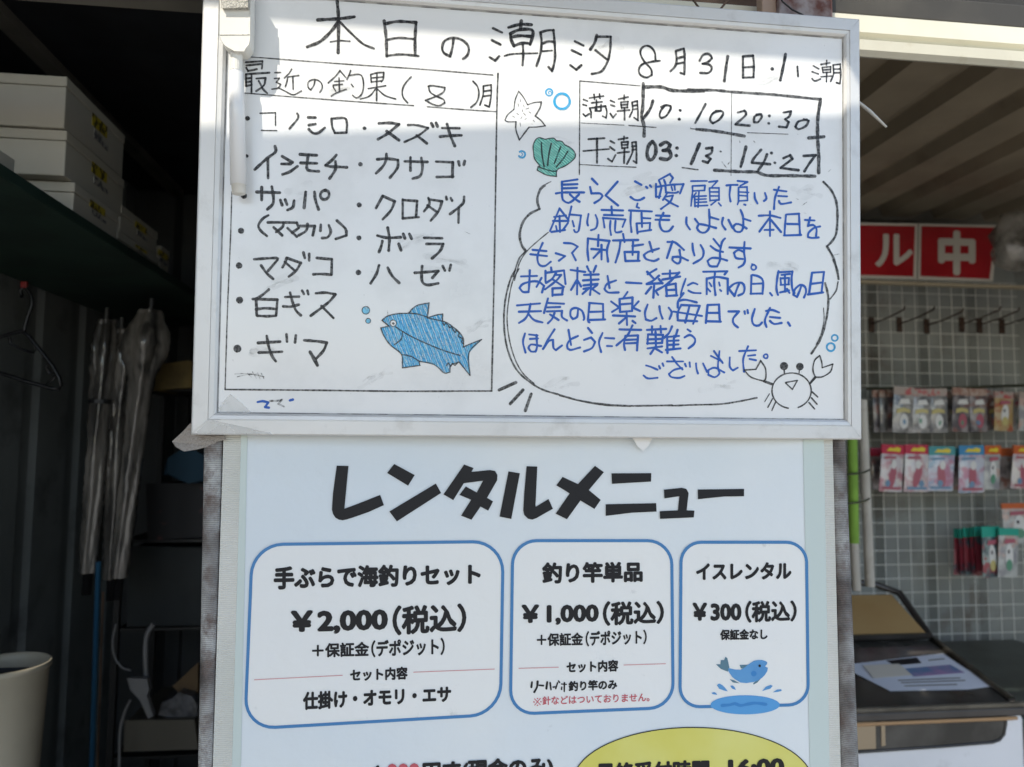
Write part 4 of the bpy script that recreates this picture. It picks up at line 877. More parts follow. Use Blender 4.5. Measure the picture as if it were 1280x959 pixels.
# wire grid
YG = 2.84
M['wire'] = mat('grid_wire', (.74,.74,.68), .45)
gz0, gz1 = onY(1180, 868, YG).z-.12, onY(1180, 352, YG).z
gx0, gx1 = .86, 2.5
grid = thing('wire_grid', 'tall white wire grid panel fixed to the back wall for hanging goods', 'grid panel', (1.6, YG, gz0))
vm = MB(); vm.tube([(0, 0, 0), (0, 0, gz1-gz0)], .0017, 5, False)
first = None
n = int((gx1-gx0)/.0558)
for i in range(n+1):
    if first is None: first = obj('vertical_wire', vm, M['wire'], grid); o = first
    else: o = first.copy(); COL.objects.link(o)
    o.location = Vector((gx0+i*.0558, YG, gz0))-grid.location
hm = MB(); hm.tube([(0, 0, 0), (gx1-gx0, 0, 0)], .0017, 5, False); first = None
n = int((gz1-gz0)/.0558)
for i in range(n+1):
    if first is None: first = obj('horizontal_wire', hm, M['wire'], grid); o = first
    else: o = first.copy(); COL.objects.link(o)
    o.location = Vector((gx0, YG-.0038, gz1-i*.0558))-grid.location

# peg hooks
M['hook'] = mat('rusty_hook', (.05,.028,.018), .7, var=.4, vscale=60)
def hook(px, py, ln=.20, up=.02, lab='', g='empty rusty peg hooks'):
    p = onY(px, py, YG-.004)
    t = thing('peg_hook', lab, 'hook', p, g)
    mb = MB(); mb.tube([p+Vector((0,0,.02)), p, p+Vector((.004,-ln*.5,up*.3)), p+Vector((.008,-ln,up)), p+Vector((.008,-ln-.006,up+.012))], .0030, 6)
    obj('prong', mb, M['hook'], t, smooth=True)
    mb = MB(); mb.box((p.x-.012, p.y-.004, p.z-.035), (p.x+.012, p.y+.003, p.z+.028)); obj('clip_plate', mb, M['hook'], t, bevel=.001)
ords = ['first', 'second', 'third', 'fourth', 'fifth', 'sixth']
for i, (x, y) in enumerate(((1089,405), (1124,405), (1158,407), (1202,405), (1224,406), (1252,407))):
    hook(x, y, .2, .025, ords[i]+' rusty peg hook from the left in the empty row under the red signs')
for i, (x, y) in enumerate(((1092,584), (1140,588), (1178,585), (1215,588), (1246,584))):
    hook(x, y, .12, .0, ords[i]+' rusty peg hook from the left below the second row of packets', 'rusty hooks under the second row')
M['bar'] = mat('dark_bar', (.05,.055,.03), .6, var=.3)
for (x0_, y0_, x1_, y1_, lab) in ((1094,578,1284,574,'dark olive hanging bar below the second row of packets'), (1084,486,1284,480,'dark hanging bar behind the top row of packets')):
    mb = MB(); a, b = onY(x0_, y0_, YG-.03), onY(x1_, y1_, YG-.03); b.x += .1
    mb.tube([a, (a+b)/2+Vector((0,0,-.006)), b], .006, 8); tag(obj('hanging_bar', mb, M['bar'], smooth=True), lab, 'bar')

# packets of tackle
def blot(name, base, c2, c3, sc=28):
    m_ = mat(name, base, .3, col2=c2, vscale=sc, lo=.42, hi=.62, coat=.9, dirt=c3, dscale=sc*.7, dlo=.52, dhi=.6, bump=.3, bscale=60, detail=2); return m_
PR = [mat('print_'+n_, c_, .4) for n_, c_ in (('rose', (.42,.12,.16)), ('sky', (.17,.29,.43)), ('lemon', (.55,.48,.20)), ('ink', (.04,.04,.05)), ('chalk', (.70,.70,.68)), ('leaf', (.12,.30,.20)))]
BM = {'gray': blot('packet_grey', (.20,.20,.20), (.42,.40,.38), (.10,.10,.11)), 'dark': blot('packet_dark', (.10,.09,.10), (.35,.32,.32), (.25,.12,.10)),
 'pink': blot('packet_pink', (.62,.58,.60), (.50,.22,.26), (.70,.66,.62)), 'bluep': blot('packet_lilac', (.55,.58,.66), (.50,.22,.32), (.25,.38,.52)),
 'orange': blot('packet_orange', (.45,.30,.12), (.50,.40,.25), (.40,.10,.05)), 'pale': blot('packet_pale', (.50,.52,.50), (.30,.30,.32), (.55,.40,.35)),
 'tealp': blot('packet_teal', (.06,.10,.12), (.35,.45,.42), (.32,.06,.08), 22), 'tealred': blot('packet_red_teal', (.30,.04,.06), (.22,.03,.05), (.05,.10,.12), 12)}
HM = {'red': mat('header_red', (.50,.03,.07), .4), 'orange': mat('header_orange', (.55,.12,.03), .4), 'blue': mat('header_blue', (.05,.25,.48), .4), 'tealh': mat('header_teal', (.05,.28,.30), .4),
 'cream': mat('header_cream', (.40,.33,.29), .5, col2=(.45,.10,.10), vscale=40, lo=.5, hi=.6), 'green': mat('header_green', (.03,.36,.27), .4), 'brown': mat('header_brown', (.32,.17,.13), .5, col2=(.45,.36,.3), vscale=50)}
M['yellow'] = mat('yellow_print', (.75,.60,.05), .4)
def packet(px0, py0, px1, py1, Y, hd, body, lab, grp, cat='packet', logo=True, hfrac=.2, skew=0, detail=False):
    """front packet with its header card, hook behind"""
    a, b = onY(px0, py1, Y), onY(px1, py0, Y); wd, ht = b.x-a.x, b.z-a.z
    t = thing('tackle_packet', lab, cat, (a.x+wd/2, Y, a.z), grp)
    hz = b.z-ht*hfrac
    # slightly puffed bag
    mb = MB(); nx, nz = 5, 6; vs = []
    for s in (-1, 1):
        for i in range(nx+1):
            for j in range(nz+1):
                u, v_ = i/nx, j/nz
                th = .0015+.006*(1-(2*u-1)**2)*(1-(2*v_-1)**4)
                vs.append((a.x+wd*u+skew*(v_-1), Y+s*th, a.z+(hz-a.z)*v_))
    k = (nx+1)*(nz+1); f = []
    for s in (0, 1):
        f += [(s*k+i*(nz+1)+j, s*k+(i+1)*(nz+1)+j, s*k+(i+1)*(nz+1)+j+1, s*k+i*(nz+1)+j+1) for i in range(nx) for j in range(nz)]
    mb.add(vs, f); obj('bag', mb, BM[body], t, smooth=True)
    mb = MB(); mb.box((a.x-.001, Y-.003, hz), (b.x+.001, Y+.003, b.z)); h_ = obj('header_card', mb, HM[hd], t)
    if detail:
        rnd = random.Random(lab)
        def poly(q, mt, dy): mb = MB(); mb.prism([Vector((a.x+wd*u+skew*(v_-1), Y-.0075-dy, a.z+(hz-a.z)*v_)) for u, v_ in q], Vector((0, -.0004, 0))); obj('bag_print', mb, mt, t)
        def ell(cx, cy, rx, ry, mt, dy, rot=0): poly([(cx+rx*math.cos(q)*math.cos(rot)-ry*math.sin(q)*math.sin(rot), cy+rx*math.cos(q)*math.sin(rot)+ry*math.sin(q)*math.cos(rot)) for q in [i*math.pi/6 for i in range(12)]], mt, dy)
        if body in ('gray', 'dark'):
            poly([(.12,.50),(.5,.55),(.80,.52),(.78,.62),(.45,.66),(.14,.62)], PR[2], 0)
            ell(.5, .3, .22, .2, PR[4] if body == 'gray' else PR[0], .0002); ell(.5+rnd.uniform(-.16,.16), .32+rnd.uniform(-.08,.08), rnd.uniform(.05,.16), rnd.uniform(.04,.08), PR[rnd.choice((3,1,5))], .0008, rnd.uniform(-1,1)); poly([(.2,.75),(.8,.76),(.7,.9),(.3,.88)], PR[4], .0003)
        elif body in ('pink', 'bluep'):
            ell(.5, .42, .15, .34, PR[0], 0, rnd.uniform(-.4,.4)); ell(.52, .72, .12, .12, PR[4], .0006); ell(.3+rnd.uniform(0,.4), .22, .11, .09, PR[1], .0008); poly([(.1,.06),(.9,.06),(.9,.13),(.1,.13)], PR[rnd.randint(0,2)], .0010); poly([(.08,.86),(.6,.88),(.6,.94),(.08,.93)], PR[1 if body == 'bluep' else 0], .001)
        elif body in ('tealp', 'pale', 'orange'):
            ell(.5, .5, .2, .32, PR[4], 0, rnd.uniform(-.3,.3)); ell(.5, .3, .16, .14, PR[2] if body != 'pale' else PR[5], .0006); poly([(.2,.8),(.8,.84),(.75,.93),(.25,.92)], PR[0], .0010); ell(.45, .62, .05, .05, PR[3], .0012)
    if logo:
        mb = MB(); mb.prism([Vector((a.x+wd*u, Y-.0034, hz+(b.z-hz)*v_)) for u, v_ in ((.2,.3),(.35,.7),(.5,.62),(.7,.78),(.85,.6),(.8,.25),(.5,.3))], Vector((0, -.0006, 0)))
        obj('header_print', mb, M['yellow'], h_)
    t.rotation_euler = (random.Random(lab).uniform(-.03, .03), random.Random(lab+'y').uniform(-.045, .045), random.Random(lab+'z').uniform(-.12, .12))
    return t
rowA = [(1117,484,1140,541,'cream','gray','grey packet with yellow print, first full one in the top row'), (1143,486,1163,541,'cream','gray','grey packet with a pale triangle lure, second in the top row'), (1163,486,1184,541,'cream','gray','dark-topped grey packet, third in the top row beside the gap'),
        (1190,485,1213,540,'brown','dark','brown-headed packet with yellow print just right of the gap in the top row'), (1214,486,1234,540,'brown','dark','brown-headed dark packet with pink print in the middle of the top row'), (1243,490,1266,539,'cream','orange','orange packet standing apart near the right end of the top row'), (1274,490,1296,539,'cream','pale','pale packet cut off by the right edge in the top row')]
for x0_, y0_, x1_, y1_, h_, b_, lab in rowA: packet(x0_, y0_, x1_, y1_, 2.66, h_, b_, lab, 'packets in the top row of the grid', hfrac=.17, skew=.006, logo=False, detail=True)
for i, (x, c) in enumerate(((1092,'dark'), (1101,'gray'), (1109,'dark'))): packet(x, 488, x+20, 540, 2.74-.02*i, 'brown', c, ['leftmost dim packet at the left end of the top row', 'second dim packet at the left end of the top row', 'third dim packet, just left of the yellow-print one'][i], 'packets in the top row of the grid', hfrac=.17, logo=False)
rowB = [(1101,556,1129,615,'red','pink','red-headed white packet at the left of the second row'), (1133,556,1161,615,'red','pink','red-headed white packet right beside the blue-headed one'), (1163,558,1191,614,'tealh','bluep','teal-headed packet in the second row, left of the dark gap'), (1202,557,1230,616,'blue','bluep','blue-headed packet with yellow logo in the middle of the second row'),
        (1232,557,1250,612,'orange','pale','orange-headed pale packet right of the blue-headed one'), (1267,557,1290,611,'orange','pink','orange-headed packet at the right edge of the second row')]
for x0_, y0_, x1_, y1_, h_, b_, lab in rowB: packet(x0_, y0_, x1_, y1_, 2.62, h_, b_, lab, 'packets in the second row of the grid', skew=.012, detail=True)
for x0_, x1_, Y, h_, lab in ((1091,1103,2.72,'red','dim red-headed packet hanging behind the leftmost white one in the second row'), (1127,1138,2.70,'red','dim red-headed packet in the gap between the two red-headed ones'), (1186,1203,2.72,'tealh','dim teal-headed packet in the gap left of the blue-headed one'), (1248,1269,2.70,'orange','dim orange-headed packet in the gap near the right edge')):
    packet(x0_, 560, x1_, 612, Y, h_, 'dark', lab, 'packets in the second row of the grid', logo=False)
for i, (x, y0_, y1_, h_, b_, lab) in enumerate(((1150,487,540,'brown','dark','dim packet tucked behind the second and third grey ones in the top row'), (1184,489,539,'brown','gray','dim packet half hidden in the gap of the top row'), (1233,489,538,'cream','dark','dim packet just left of the orange one in the top row'), (1263,491,538,'brown','pale','dim pale packet just right of the orange one in the top row'))):
    packet(x, y0_, x+18, y1_, 2.75, h_, b_, lab, 'packets in the top row of the grid', hfrac=.17, logo=False, detail=True)
for x, h_, lab in ((1116,'red','dim red-headed packet squeezed behind the first two in the second row'), (1150,'tealh','dim packet squeezed behind the red and teal heads in the second row'), (1218,'blue','dim blue-headed packet squeezed behind the brighter blue one')):
    packet(x, 561, x+20, 611, 2.73, h_, 'pale', lab, 'packets in the second row of the grid', logo=False, detail=True)
for i in range(5): packet(1193+i*7, 661-i*.8, 1211+i*7, 719, 2.74-.022*i, 'green', 'tealred', ['leftmost', 'second', 'third', 'fourth', 'fifth'][i]+' of the narrow red packets with green heads in the bottom row', 'green-headed packets in the bottom row', logo=False, hfrac=.2)
packet(1229, 658, 1250, 722, 2.60, 'green', 'tealp', 'green-headed packet with a silver lure left of the other', 'green-headed packets in the bottom row', logo=False, hfrac=.2, skew=.004, detail=True)
packet(1248, 660, 1270, 722, 2.58, 'green', 'pale', 'green-headed packet with a white lure, rightmost of the green ones', 'green-headed packets in the bottom row', logo=False, hfrac=.15, skew=.004, detail=True)
packet(1257, 629, 1290, 680, 2.68, 'orange', 'pale', 'orange-headed pale packet hanging alone above the green-headed ones', 'loose packets', logo=False, hfrac=.13, detail=True)

# crumpled clear bag at the right edge by the sign
M['clear'] = mat('clear_plastic', (.55,.52,.46), .18, col2=(.12,.11,.09), vscale=9, lo=.4, hi=.6, alpha=.75, coat=1, bump=1.0, bscale=18)
ctr = onY(1277, 302, 2.3); mb = MB()
prof_ = [(.01,.10), (.06,.095), (.085,.06), (.10,.02), (.10,-.03), (.085,-.075), (.05,-.10), (.01,-.105)]
random.seed(3); wob = [[1+random.uniform(-.16, .16) for _ in range(40)] for _ in range(9)]
mb.lathe(ctr, [(a, b) for a, b in prof_], 22, 1, .7, lambda i, q: wob[i][int(q*3.5)])
tag(obj('plastic_bag', mb, M['clear'], smooth=True), 'crumpled clear plastic bag hanging beside the red sign at the right edge', 'bag')

# green-sleeved pole and white pipe right of the menu panel
M['pipe'] = mat('white_pvc', (.55,.54,.50), .45, var=.05, dirt=(.35,.33,.28), dscale=12)
M['lime'] = mat('lime_sleeve', (.22,.42,.07), .6, var=.15, vscale=8, bump=.2)
Yp = 1.98
a, b, c = onY(1064.5, 500, Yp), onY(1067.5, 679, Yp), onY(1071, 738, Yp)
gp = thing('banner_pole', 'white pole in a lime green fabric sleeve just right of the menu panel', 'pole', c)
mb = MB(); mb.tube([a, b], .0135, 14); obj('green_sleeve', mb, M['lime'], gp, smooth=True)
mb = MB(); mb.tube([b, c], .0115, 14); obj('pole', mb, M['pipe'], gp, smooth=True)
for y in (592, 628):
    mb = MB(); q = onY(1066, y, Yp); mb.tube([q+Vector((-.03, -.016, -.002)), q+Vector((0, -.017, 0)), q+Vector((.028, -.012, .004)), q+Vector((.05, 0, .01))], .0028, 6)
    obj('tie_wire', mb, M['bar'], gp, smooth=True)
a, c = onY(1077.5, 500, 2.06), onY(1087.5, 733, 2.06)
mb = MB(); mb.tube([a, c], .0135, 16); tag(obj('white_pipe', mb, M['pipe'], smooth=True), 'plain white pipe standing beside the lime green sleeve', 'pipe')

# ---------------------------------------------------------------- display freezer
M['fz_white'] = mat('freezer_white', (.68,.69,.71), .35, var=.04, vscale=3, dirt=(.5,.5,.5), dscale=12, dlo=.6, dhi=.85)
M['fz_dark'] = mat('freezer_trim', (.035,.032,.03), .35, var=.2, coat=.3)
M['fz_chrome'] = mat('freezer_rim', (.36,.33,.29), .25, metal=.8, var=.2, vscale=20)
M['fz_glass'] = mat('freezer_glass', (.035,.034,.03), .15, coat=.15, spec=.3, col2=(.10,.095,.085), vscale=4)
M['fz_back'] = mat('amber_pane', (.34,.20,.075), .45, col2=(.42,.29,.13), vscale=3, lo=.3, hi=.7)
YF = 1.86
xr = onY(1279, 870, YF).x; xl = onY(1030, 880, YF).x-.25
zr = onY(1180, 880, YF).z              # rim height
fz = thing('display_freezer', 'white chest display freezer with dark glass lid and amber back pane', 'freezer', ((xl+xr)/2, YF, ZF))
q1 = onX(1163, 800, xr-.03); q2 = onX(1124, 741, xr-.03); 
Yb, zb, Yt, zt_ = q1.y, q1.z, q2.y, q2.z
mb = MB(); mb.box((xl, YF, ZF), (xr, Yt+.1, zr-.035)); obj('cabinet', mb, M['fz_white'], fz, bevel=.012)
# front window with rounded lower corner
wq = [(1000,888), (1258,886), (1257,905), (1255,918), (1249,925), (1240,928), (1180,933), (1000,945)]
mb = MB(); mb.prism([onY(x, y, YF-.004) for x, y in wq], Vector((0, .006, 0))); obj('window', mb, M['fz_glass'], fz)
mb = MB(); mb.tube([onY(x, y, YF-.004) for x, y in wq[1:]], .004, 6); obj('window_seal', mb, M['fz_dark'], fz, smooth=True)
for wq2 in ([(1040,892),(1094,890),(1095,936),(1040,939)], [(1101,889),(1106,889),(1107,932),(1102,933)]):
    mb = MB(); mb.prism([onY(x, y, YF-.006) for x, y in wq2], Vector((0, .0015, 0))); obj('glass_reflection', mb, mat('beige_reflection', (.36,.27,.17), .4), fz)  # beige reflections on the glass, laid on as thin coloured panels
mb = MB(); mb.tube([(xl, YF-.009, zr-.040), (xr-.03, YF-.009, zr-.040)], .005, 8); obj('amber_highlight', mb, mat('amber_highlight', (.62,.38,.20), .3, metal=.2), fz, smooth=True)  # orange highlight below the rim, put into the colour of a tube
mb = MB(); mb.box((xl, YF-.012, zr-.034), (xr+.004, YF+.05, zr-.012)); obj('rim', mb, M['fz_dark'], fz, bevel=.004)
mb = MB(); mb.tube([(xl, YF-.016, zr-.003), (xr+.006, YF-.016, zr-.003)], .0085, 10); obj('rim_tube', mb, M['fz_chrome'], fz, smooth=True)
mb = MB(); mb.box((xr-.01, YF+.051, zr-.034), (xr+.004, Yt+.1, zr-.014)); obj('rim', mb, M['fz_dark'], fz, bevel=.003)
lid0, lid1 = Vector((xr-.03, YF+.01, zr-.005)), Vector((xr-.03, Yb, zb))
mb = MB(); mb.hexa([(xl, lid0.y, lid0.z-.012), (lid0.x, lid0.y, lid0.z-.012), (lid1.x, lid1.y, lid1.z-.012), (xl, lid1.y, lid1.z-.012), (xl, lid0.y, lid0.z), (lid0.x, lid0.y, lid0.z), (lid1.x, lid1.y, lid1.z), (xl, lid1.y, lid1.z)])
obj('lid_glass', mb, M['fz_glass'], fz)
mb = MB(); mb.tube([lid0+Vector((.004,0,.004)), lid1+Vector((.004,0,.004))], .011, 8); obj('lid_side_rail', mb, M['fz_chrome'], fz, smooth=True)
mb = MB(); mb.tube([lid1+Vector((.004,0,.004)), Vector((xr-.03, Yt, zt_)), Vector((xr-.12, Yt+.02, zt_+.03)), Vector((xl, Yt+.02, zt_+.035))], .011, 8); obj('hood_frame', mb, M['fz_dark'], fz, smooth=True)
mb = MB(); mb.tube([Vector((xl, Yb, zb+.012)), lid1+Vector((0,0,.012))], .010, 8); obj('hood_frame', mb, M['fz_dark'], fz, smooth=True)
mb = MB(); mb.quad((xl, Yb+.005, zb+.02), (lid1.x-.012, Yb+.005, zb+.02), (xr-.055, Yt+.005, zt_-.008), (xl, Yt+.01, zt_-.004)); obj('amber_pane', mb, M['fz_back'], fz, solid=.003)
mb = MB(); mb.hexa([(xl, Yb+.02, ZF+.5), (xr-.04, Yb+.02, ZF+.5), (xr-.04, Yt+.1, ZF+.5), (xl, Yt+.1, ZF+.5), (xl, Yb+.02, zb-.01), (xr-.04, Yb+.02, zb-.01), (xr-.05, Yt+.1, zt_-.03), (xl, Yt+.1, zt_-.03)])
obj('hood_body', mb, M['fz_dark'], fz)
ln = (lid1-lid0).cross(Vector((1,0,0))).normalized()
if ln.z < 0: ln = -ln
M['paper_pale'] = mat('paper_pale', (.62,.65,.72), .5, var=.05, vscale=5)
M['paper_print'] = mat('paper_print', (.12,.20,.34), .5, col2=(.35,.22,.38), vscale=16)
def PL(px, py, off=0.0): return onP(px, py, lid0+ln*(.002+off), ln)
for_print = [((1122,850),(1200,847)), ((1126,853),(1206,850)), ((1130,857),(1196,855)), ((1160,825),(1180,823))]
pp_ = thing('price_sheet', 'pale printed sheet with a photo strip lying on the sloping freezer lid', 'paper', PL(1150, 850))
mb = MB(); mb.prism([PL(x, y) for x, y in ((1050,832),(1178,817),(1241,858),(1210,862),(1113,864),(1085,850))], ln*.0006); obj('sheet', mb, M['paper_pale'], pp_)
mb = MB(); mb.prism([PL(x, y, .001) for x, y in ((1130,836),(1188,831),(1206,841),(1142,846))], ln*.0004); obj('photo_strip', mb, M['paper_print'], pp_)
mb = MB(); mb.prism([PL(x, y, .001) for x, y in ((1108,826),(1146,822),(1152,829),(1118,832))], ln*.0004); obj('print_patch', mb, K_, pp_)
for (x0_, y0_), (x1_, y1_) in for_print:
    mb = MB(); mb.prism([PL(x0_, y0_, .001), PL(x1_, y1_, .001), PL(x1_+1, y1_+1.2, .001), PL(x0_+1, y0_+1.2, .001)], ln*.0003); obj('print_line', mb, M['rail'], pp_)
mb = MB(); mb.prism([PL(x, y, .003) for x, y in ((1079,832),(1124,830),(1140,844),(1092,848))], ln*.0006); tag(obj('note_paper', mb, M['sign_white'], bevel=0), 'small cream note lying on top of the pale sheet on the freezer', 'paper')
# counter behind, right
M['counter'] = mat('dark_green_counter', (.035,.045,.038), .45, var=.3, coat=.2)
zc = onY(1230, 838, 2.45).z
mb = MB(); mb.box((xr+.06, 2.02, zc-.04), (2.4, YG-.02, zc)); ct = thing('counter', 'dark green counter against the wire grid right of the freezer', 'counter', (1.7, 2.3, ZF))
obj('top', mb, M['counter'], ct, bevel=.005)
mb = MB(); mb.box((xr+.10, 2.06, ZF), (2.36, YG-.04, zc-.042)); obj('cabinet', mb, M['fz_dark'], ct)

# ---------------------------------------------------------------- dark store left of the board
XS = -.70
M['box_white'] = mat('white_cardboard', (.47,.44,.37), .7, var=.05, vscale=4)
M['box_label'] = mat('yellow_label', (.50,.40,.03), .5, col2=(.08,.06,.02), vscale=70, lo=.5, hi=.56)
M['box_text'] = mat('small_print', (.12,.12,.12), .6, col2=(.38,.36,.32), vscale=90, lo=.45, hi=.55)
e0, e1 = onX(0, 227, XS), onX(215, 350, XS)
zs = (e0.z+e1.z)/2
sh = thing('shelf', 'dark green shelf board running along the left wall under the white boxes', 'shelf', ((XS+XL)/2, 2, zs-.02))
mb = MB(); mb.box((XL+.01, YO+.05, zs), (XS, YB-.02, zs+.022)); obj('board', mb, M['green_shelf'], sh, bevel=.002)
def carton(lab, px_a, px_b, ybot, ytop, X, wide, zb=None, lblx=.62, ref=None):
    """near right-hand corner at pixel column px_a, far one at px_b"""
    n0, n1 = onX(px_a, ybot, X), onX(px_b, 300, X)
    z0 = n0.z if zb is None else zb; z1 = onX(px_a, ytop, X).z
    y0, y1 = n0.y, n1.y
    t = thing('carton', lab, 'box', (X-wide/2, (y0+y1)/2, z0), 'white cardboard boxes on the shelf')
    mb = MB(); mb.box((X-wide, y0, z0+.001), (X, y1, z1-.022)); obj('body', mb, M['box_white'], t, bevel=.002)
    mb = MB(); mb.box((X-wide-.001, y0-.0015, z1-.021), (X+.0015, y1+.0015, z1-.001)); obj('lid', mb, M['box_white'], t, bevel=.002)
    L_ = y1-y0; yl = y0+L_*lblx-.02; zl = z0+(z1-z0)*.55
    def patch(name, ya, yb_, za, zb_, mt): mb = MB(); mb.box((X+.001, ya, za), (X+.0022, yb_, zb_)); obj(name, mb, mt, t)
    hh = (z1-z0)
    patch('yellow_label', yl-.042, yl+.032, zl, zl+hh*.24, M['box_label'])
    patch('printed_text', yl-.03, yl+.01, zl-hh*.22, zl-hh*.05, M['box_text'])
    patch('printed_text', yl+.012, yl+.04, zl-hh*.24, zl-hh*.14, M['box_text'])
    return z0, z1
zt2 = zs+.022
c_z0, c_z1 = carton('white cardboard box with yellow label at the bottom of the big stack', 90, 145, 285, 225, XS-.006, .34, zb=zt2)
b_z0, b_z1 = carton('white cardboard box with yellow label in the middle of the big stack', 80, 151, 222, 160, XS-.012, .36, zb=c_z1)
carton('white cardboard box with yellow label on top of the big stack', 80, 149, 155, 92, XS-.014, .37, zb=b_z1)
f0, f1 = carton('lower of the two small white boxes behind the big stack', 147, 199, 300, 287, XS-.01, .22, zb=zt2)
carton('upper of the two small white boxes behind the big stack', 150, 196, 287, 254, XS-.012, .22, zb=f1)
carton('small white box at the far end of the shelf, behind the pair', 200, 212, 330, 306, XS-.012, .2, zb=zt2)
n0 = onX(19, 200, XS-.02)
t = thing('carton', 'white box cut off by the left edge, nearest on the shelf', 'box', (XS-.14, n0.y-.1, zt2), 'white cardboard boxes on the shelf')
mb = MB(); mb.box((XS-.26, n0.y-.25, zt2+.001), (XS-.02, n0.y, n0.z)); obj('body', mb, M['box_white'], t, bevel=.002)
# roof rail and dim shapes above
mb = MB(); a = onX(0, 20, XS-.25); mb.box((XS-.28, YO+.05, a.z), (XS-.24, YB-.02, a.z+.05)); tag(obj('roof_rail', mb, M['rail']), 'dim steel rail high on the left wall above the boxes', 'rail')

# clothes hanger
M['hanger'] = mat('black_hanger', (.006,.006,.007), .35)
hx = lambda x, y: onY(x, y, 1.86)
hg = thing('clothes_hanger', 'black plastic clothes hanger hanging from the shelf edge at the left', 'hanger', hx(30, 350))
def curve(p, n=6): return [q for c in smooth(p, 3) for q in c]
mb = MB()
mb.tube([hx(x, y) for x, y in curve([(27,372),(26,362),(31,358),(38,368),(40,380),(35,395),(32,405),(30,415)])], .0042, 8); obj('hook', mb, M['hanger'], hg, smooth=True)
mb = MB()
mb.tube([hx(x, y) for x, y in [(-40,448),(0,421),(28,414),(36,420),(52,440),(66,458),(74,472),(77,482),(74,487),(66,486),(30,476),(0,466),(-40,456)]], .0048, 8)
mb.tube([hx(x, y) for x, y in [(12,422),(13,430),(30,438),(42,441),(46,436),(42,428)]], .0034, 6)
mb.tube([hx(x, y) for x, y in [(62,452),(58,460),(62,467),(68,466),(68,462)]], .0032, 6)
mb.tube([hx(x, y) for x, y in [(72,466),(66,474),(56,482),(66,485)]], .0032, 6)
obj('body', mb, M['hanger'], hg, smooth=True)
mb = MB(); a = hx(30, 355); mb.box((a.x-.006, a.y-.005, a.z-.010), (a.x+.008, a.y+.005, a.z+.006)); tag(obj('red_clip', mb, mat('red_plastic', (.20,.01,.01), .4), bevel=.002), 'small red clip gripping the hanger hook under the shelf', 'clip')

# wrapped parasols leaning in the corner
M['film_grey'] = mat('plastic_wrap', (.05,.047,.043), .25, col2=(.17,.155,.135), vscale=14, stretch=(2,2,.35), coat=.8, bump=.8, bscale=26)
def parasol(lab, ax, top, bot, rt, rb, Y, seed, flare):
    random.seed(seed)
    a, b = onY(top[0], top[1], Y), onY(bot[0], bot[1], Y)
    t = thing('parasol', lab, 'parasol', b, 'wrapped parasols in the corner')
    n = 46; m_ = 30; mb = MB(); ph = random.random()*6
    for i in range(n+1):
        s = i/n; c = a+(b-a)*s
        r_ = rt+(rb-rt)*s+flare*math.exp(-((s-.13)/.10)**2)
        if s < .08: r_ *= .75+s*3
        for j in range(m_):
            q = 2*math.pi*j/m_
            w_ = 1+.15*math.sin(5*q+ph+s*3)+.07*math.sin(9*q+s*17+ph)+random.uniform(-.085,.085)
            mb.v.append((c.x+r_*w_*math.cos(q), c.y+r_*w_*math.sin(q), c.z))
    for i in range(n):
        for j in range(m_): mb.f.append((i*m_+j, i*m_+(j+1)%m_, (i+1)*m_+(j+1)%m_, (i+1)*m_+j))
    mb.f.append(tuple(range(m_)))
    obj('folded_cloth', mb, M['film_grey'], t, smooth=True)
    mb = MB(); d = (b-a).normalized(); mb.tube([b-d*.02, b+d*.06], rb*.62, 12); obj('handle', mb, M['black'], t, smooth=True)
    mb = MB(); mb.tube([a-d*.035, a+d*.01], .008, 8); obj('tip', mb, M['black'], t)
    if 'strap' in lab:
        c = a+(b-a)*.33; r_ = (rt+rb)/2+flare*.1+.004
        mb = MB(); mb.tube([c-d*.006, c+d*.006], r_*1.12, 18); obj('strap', mb, M['black'], t)
parasol('slim wrapped parasol with a black strap, leftmost of the three in the corner', 0, (133,400), (110,716), .027, .021, 2.22, 1, .004)
parasol('wrapped parasol in the middle of the three in the corner', 0, (152,412), (139,724), .032, .019, 2.26, 2, .010)
parasol('wrapped parasol with flared pleats, rightmost of the three in the corner', 0, (188,388), (149,722), .030, .021, 2.20, 3, .032)
M['bluepole'] = mat('blue_pole', (.025,.10,.19), .4)
mb = MB(); mb.tube([onY(123, 702, 2.12), onY(113, 1010, 2.12)], .0068, 10); tag(obj('blue_pole', mb, M['bluepole'], smooth=True), 'thin blue pole standing below the wrapped parasols', 'pole')
mb = MB(); mb.tube([onY(129, 740, 2.2), onY(120, 1010, 2.2)], .003, 8); tag(obj('brown_rod', mb, M['brown'], smooth=True), 'thin brown rod right beside the blue pole', 'rod')

# white bin at the bottom left
M['bin'] = mat('bin_white', (.34,.31,.24), .5, var=.05)
c = onY(6, 831, 1.66); tn = thing('waste_bin', 'off-white plastic bin with cut-out handles at the bottom left', 'bin', (c.x, c.y, c.z-.55))
prof_ = [(r_*.84, z_) for r_, z_ in [(.093,0), (.096,.004), (.099,.002), (.099,-.008), (.094,-.012), (.085,-.20), (.072,-.50), (.070,-.50), (.082,-.20), (.090,-.012), (.090,-.002)]]
mb = MB(); mb.lathe(c, prof_+[prof_[0]], 40); obj('body', mb, M['bin'], tn, smooth=True)
mb = MB(); mb.lathe(c, [(.0,-.49), (.058,-.49)], 30); obj('bottom', mb, M['bin'], tn)
a = onY(22, 836, 1.66+.062); mb = MB()
mb.prism([Vector((a.x+dx, 1.66+.0665-abs(dx)*.5, a.z+dz)) for dx, dz in ((-.030,.006),(.026,.005),(.030,-.004),(.022,-.012),(-.026,-.013),(-.031,-.004))], Vector((0,-.002,0))); obj('handle_opening', mb, M['dark'], tn)
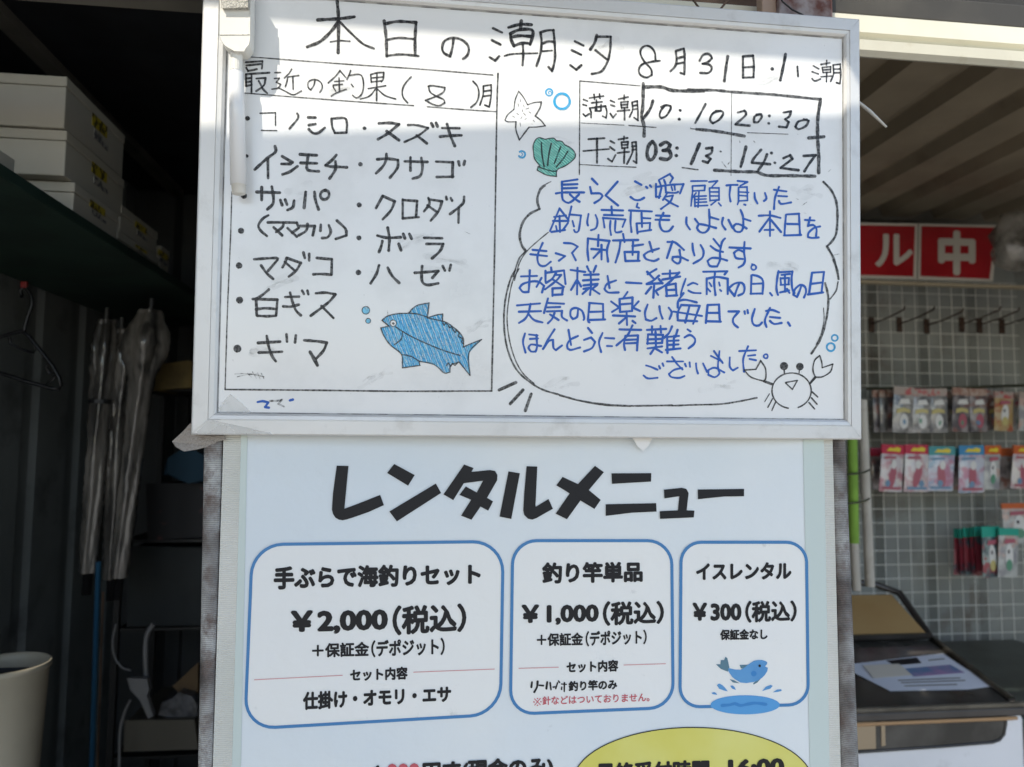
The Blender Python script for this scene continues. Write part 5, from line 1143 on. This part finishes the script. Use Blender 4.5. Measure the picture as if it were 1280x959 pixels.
mb = MB(); mb.box((c.x-.15, c.y-.14, ZF), (c.x+.15, c.y+.14, c.z-.51)); tag(obj('stool_box', mb, M['dark']), 'dark crate under the off-white bin, below the picture', 'crate')

# rack with odds and ends behind
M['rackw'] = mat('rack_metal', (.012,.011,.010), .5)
rk = thing('storage_rack', 'dark storage rack with shelves in the back of the unlit store', 'rack', (-.5, 2.6, ZF))
rx0, rx1 = onY(150, 700, 2.5).x, -.26
for y in (485, 675, 785, 945):
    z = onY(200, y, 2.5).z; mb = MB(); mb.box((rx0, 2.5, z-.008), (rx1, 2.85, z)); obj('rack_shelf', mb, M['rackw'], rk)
for x in (rx0, rx1-.02):
    for y in (2.5, 2.83): mb = MB(); mb.box((x-.01, y-.01, ZF), (x+.008, y+.008, onY(200, 440, 2.5).z)); obj('upright', mb, M['rackw'], rk)
def solid(name, lab, cat, poly, Y, dep, mt, bev=.004, g=None):
    mb = MB(); mb.prism([onY(x, y, Y) for x, y in poly], Vector((0, dep, 0))); o = obj(name, mb, mt, bevel=bev); return tag(o, lab, cat, g)
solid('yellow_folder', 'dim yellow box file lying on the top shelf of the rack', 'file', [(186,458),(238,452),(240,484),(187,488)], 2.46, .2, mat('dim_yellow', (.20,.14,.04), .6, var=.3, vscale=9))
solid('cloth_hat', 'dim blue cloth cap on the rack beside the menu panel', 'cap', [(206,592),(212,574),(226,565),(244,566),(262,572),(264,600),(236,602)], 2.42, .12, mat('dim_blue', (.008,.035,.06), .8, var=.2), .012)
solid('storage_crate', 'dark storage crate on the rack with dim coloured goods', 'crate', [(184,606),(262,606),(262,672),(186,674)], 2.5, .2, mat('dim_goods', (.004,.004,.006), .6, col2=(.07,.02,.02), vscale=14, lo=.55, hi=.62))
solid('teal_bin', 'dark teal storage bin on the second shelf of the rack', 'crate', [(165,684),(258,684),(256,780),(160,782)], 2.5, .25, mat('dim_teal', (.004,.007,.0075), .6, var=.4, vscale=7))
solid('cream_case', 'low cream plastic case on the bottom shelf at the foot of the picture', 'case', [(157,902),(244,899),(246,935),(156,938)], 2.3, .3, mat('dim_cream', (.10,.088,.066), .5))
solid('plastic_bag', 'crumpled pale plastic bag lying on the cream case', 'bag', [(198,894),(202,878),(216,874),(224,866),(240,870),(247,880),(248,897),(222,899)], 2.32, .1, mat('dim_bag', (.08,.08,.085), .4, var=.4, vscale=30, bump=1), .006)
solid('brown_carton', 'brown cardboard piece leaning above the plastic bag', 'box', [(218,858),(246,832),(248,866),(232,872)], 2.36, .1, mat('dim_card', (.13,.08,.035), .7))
M['cable_w'] = mat('white_cable', (.20,.195,.19), .5)
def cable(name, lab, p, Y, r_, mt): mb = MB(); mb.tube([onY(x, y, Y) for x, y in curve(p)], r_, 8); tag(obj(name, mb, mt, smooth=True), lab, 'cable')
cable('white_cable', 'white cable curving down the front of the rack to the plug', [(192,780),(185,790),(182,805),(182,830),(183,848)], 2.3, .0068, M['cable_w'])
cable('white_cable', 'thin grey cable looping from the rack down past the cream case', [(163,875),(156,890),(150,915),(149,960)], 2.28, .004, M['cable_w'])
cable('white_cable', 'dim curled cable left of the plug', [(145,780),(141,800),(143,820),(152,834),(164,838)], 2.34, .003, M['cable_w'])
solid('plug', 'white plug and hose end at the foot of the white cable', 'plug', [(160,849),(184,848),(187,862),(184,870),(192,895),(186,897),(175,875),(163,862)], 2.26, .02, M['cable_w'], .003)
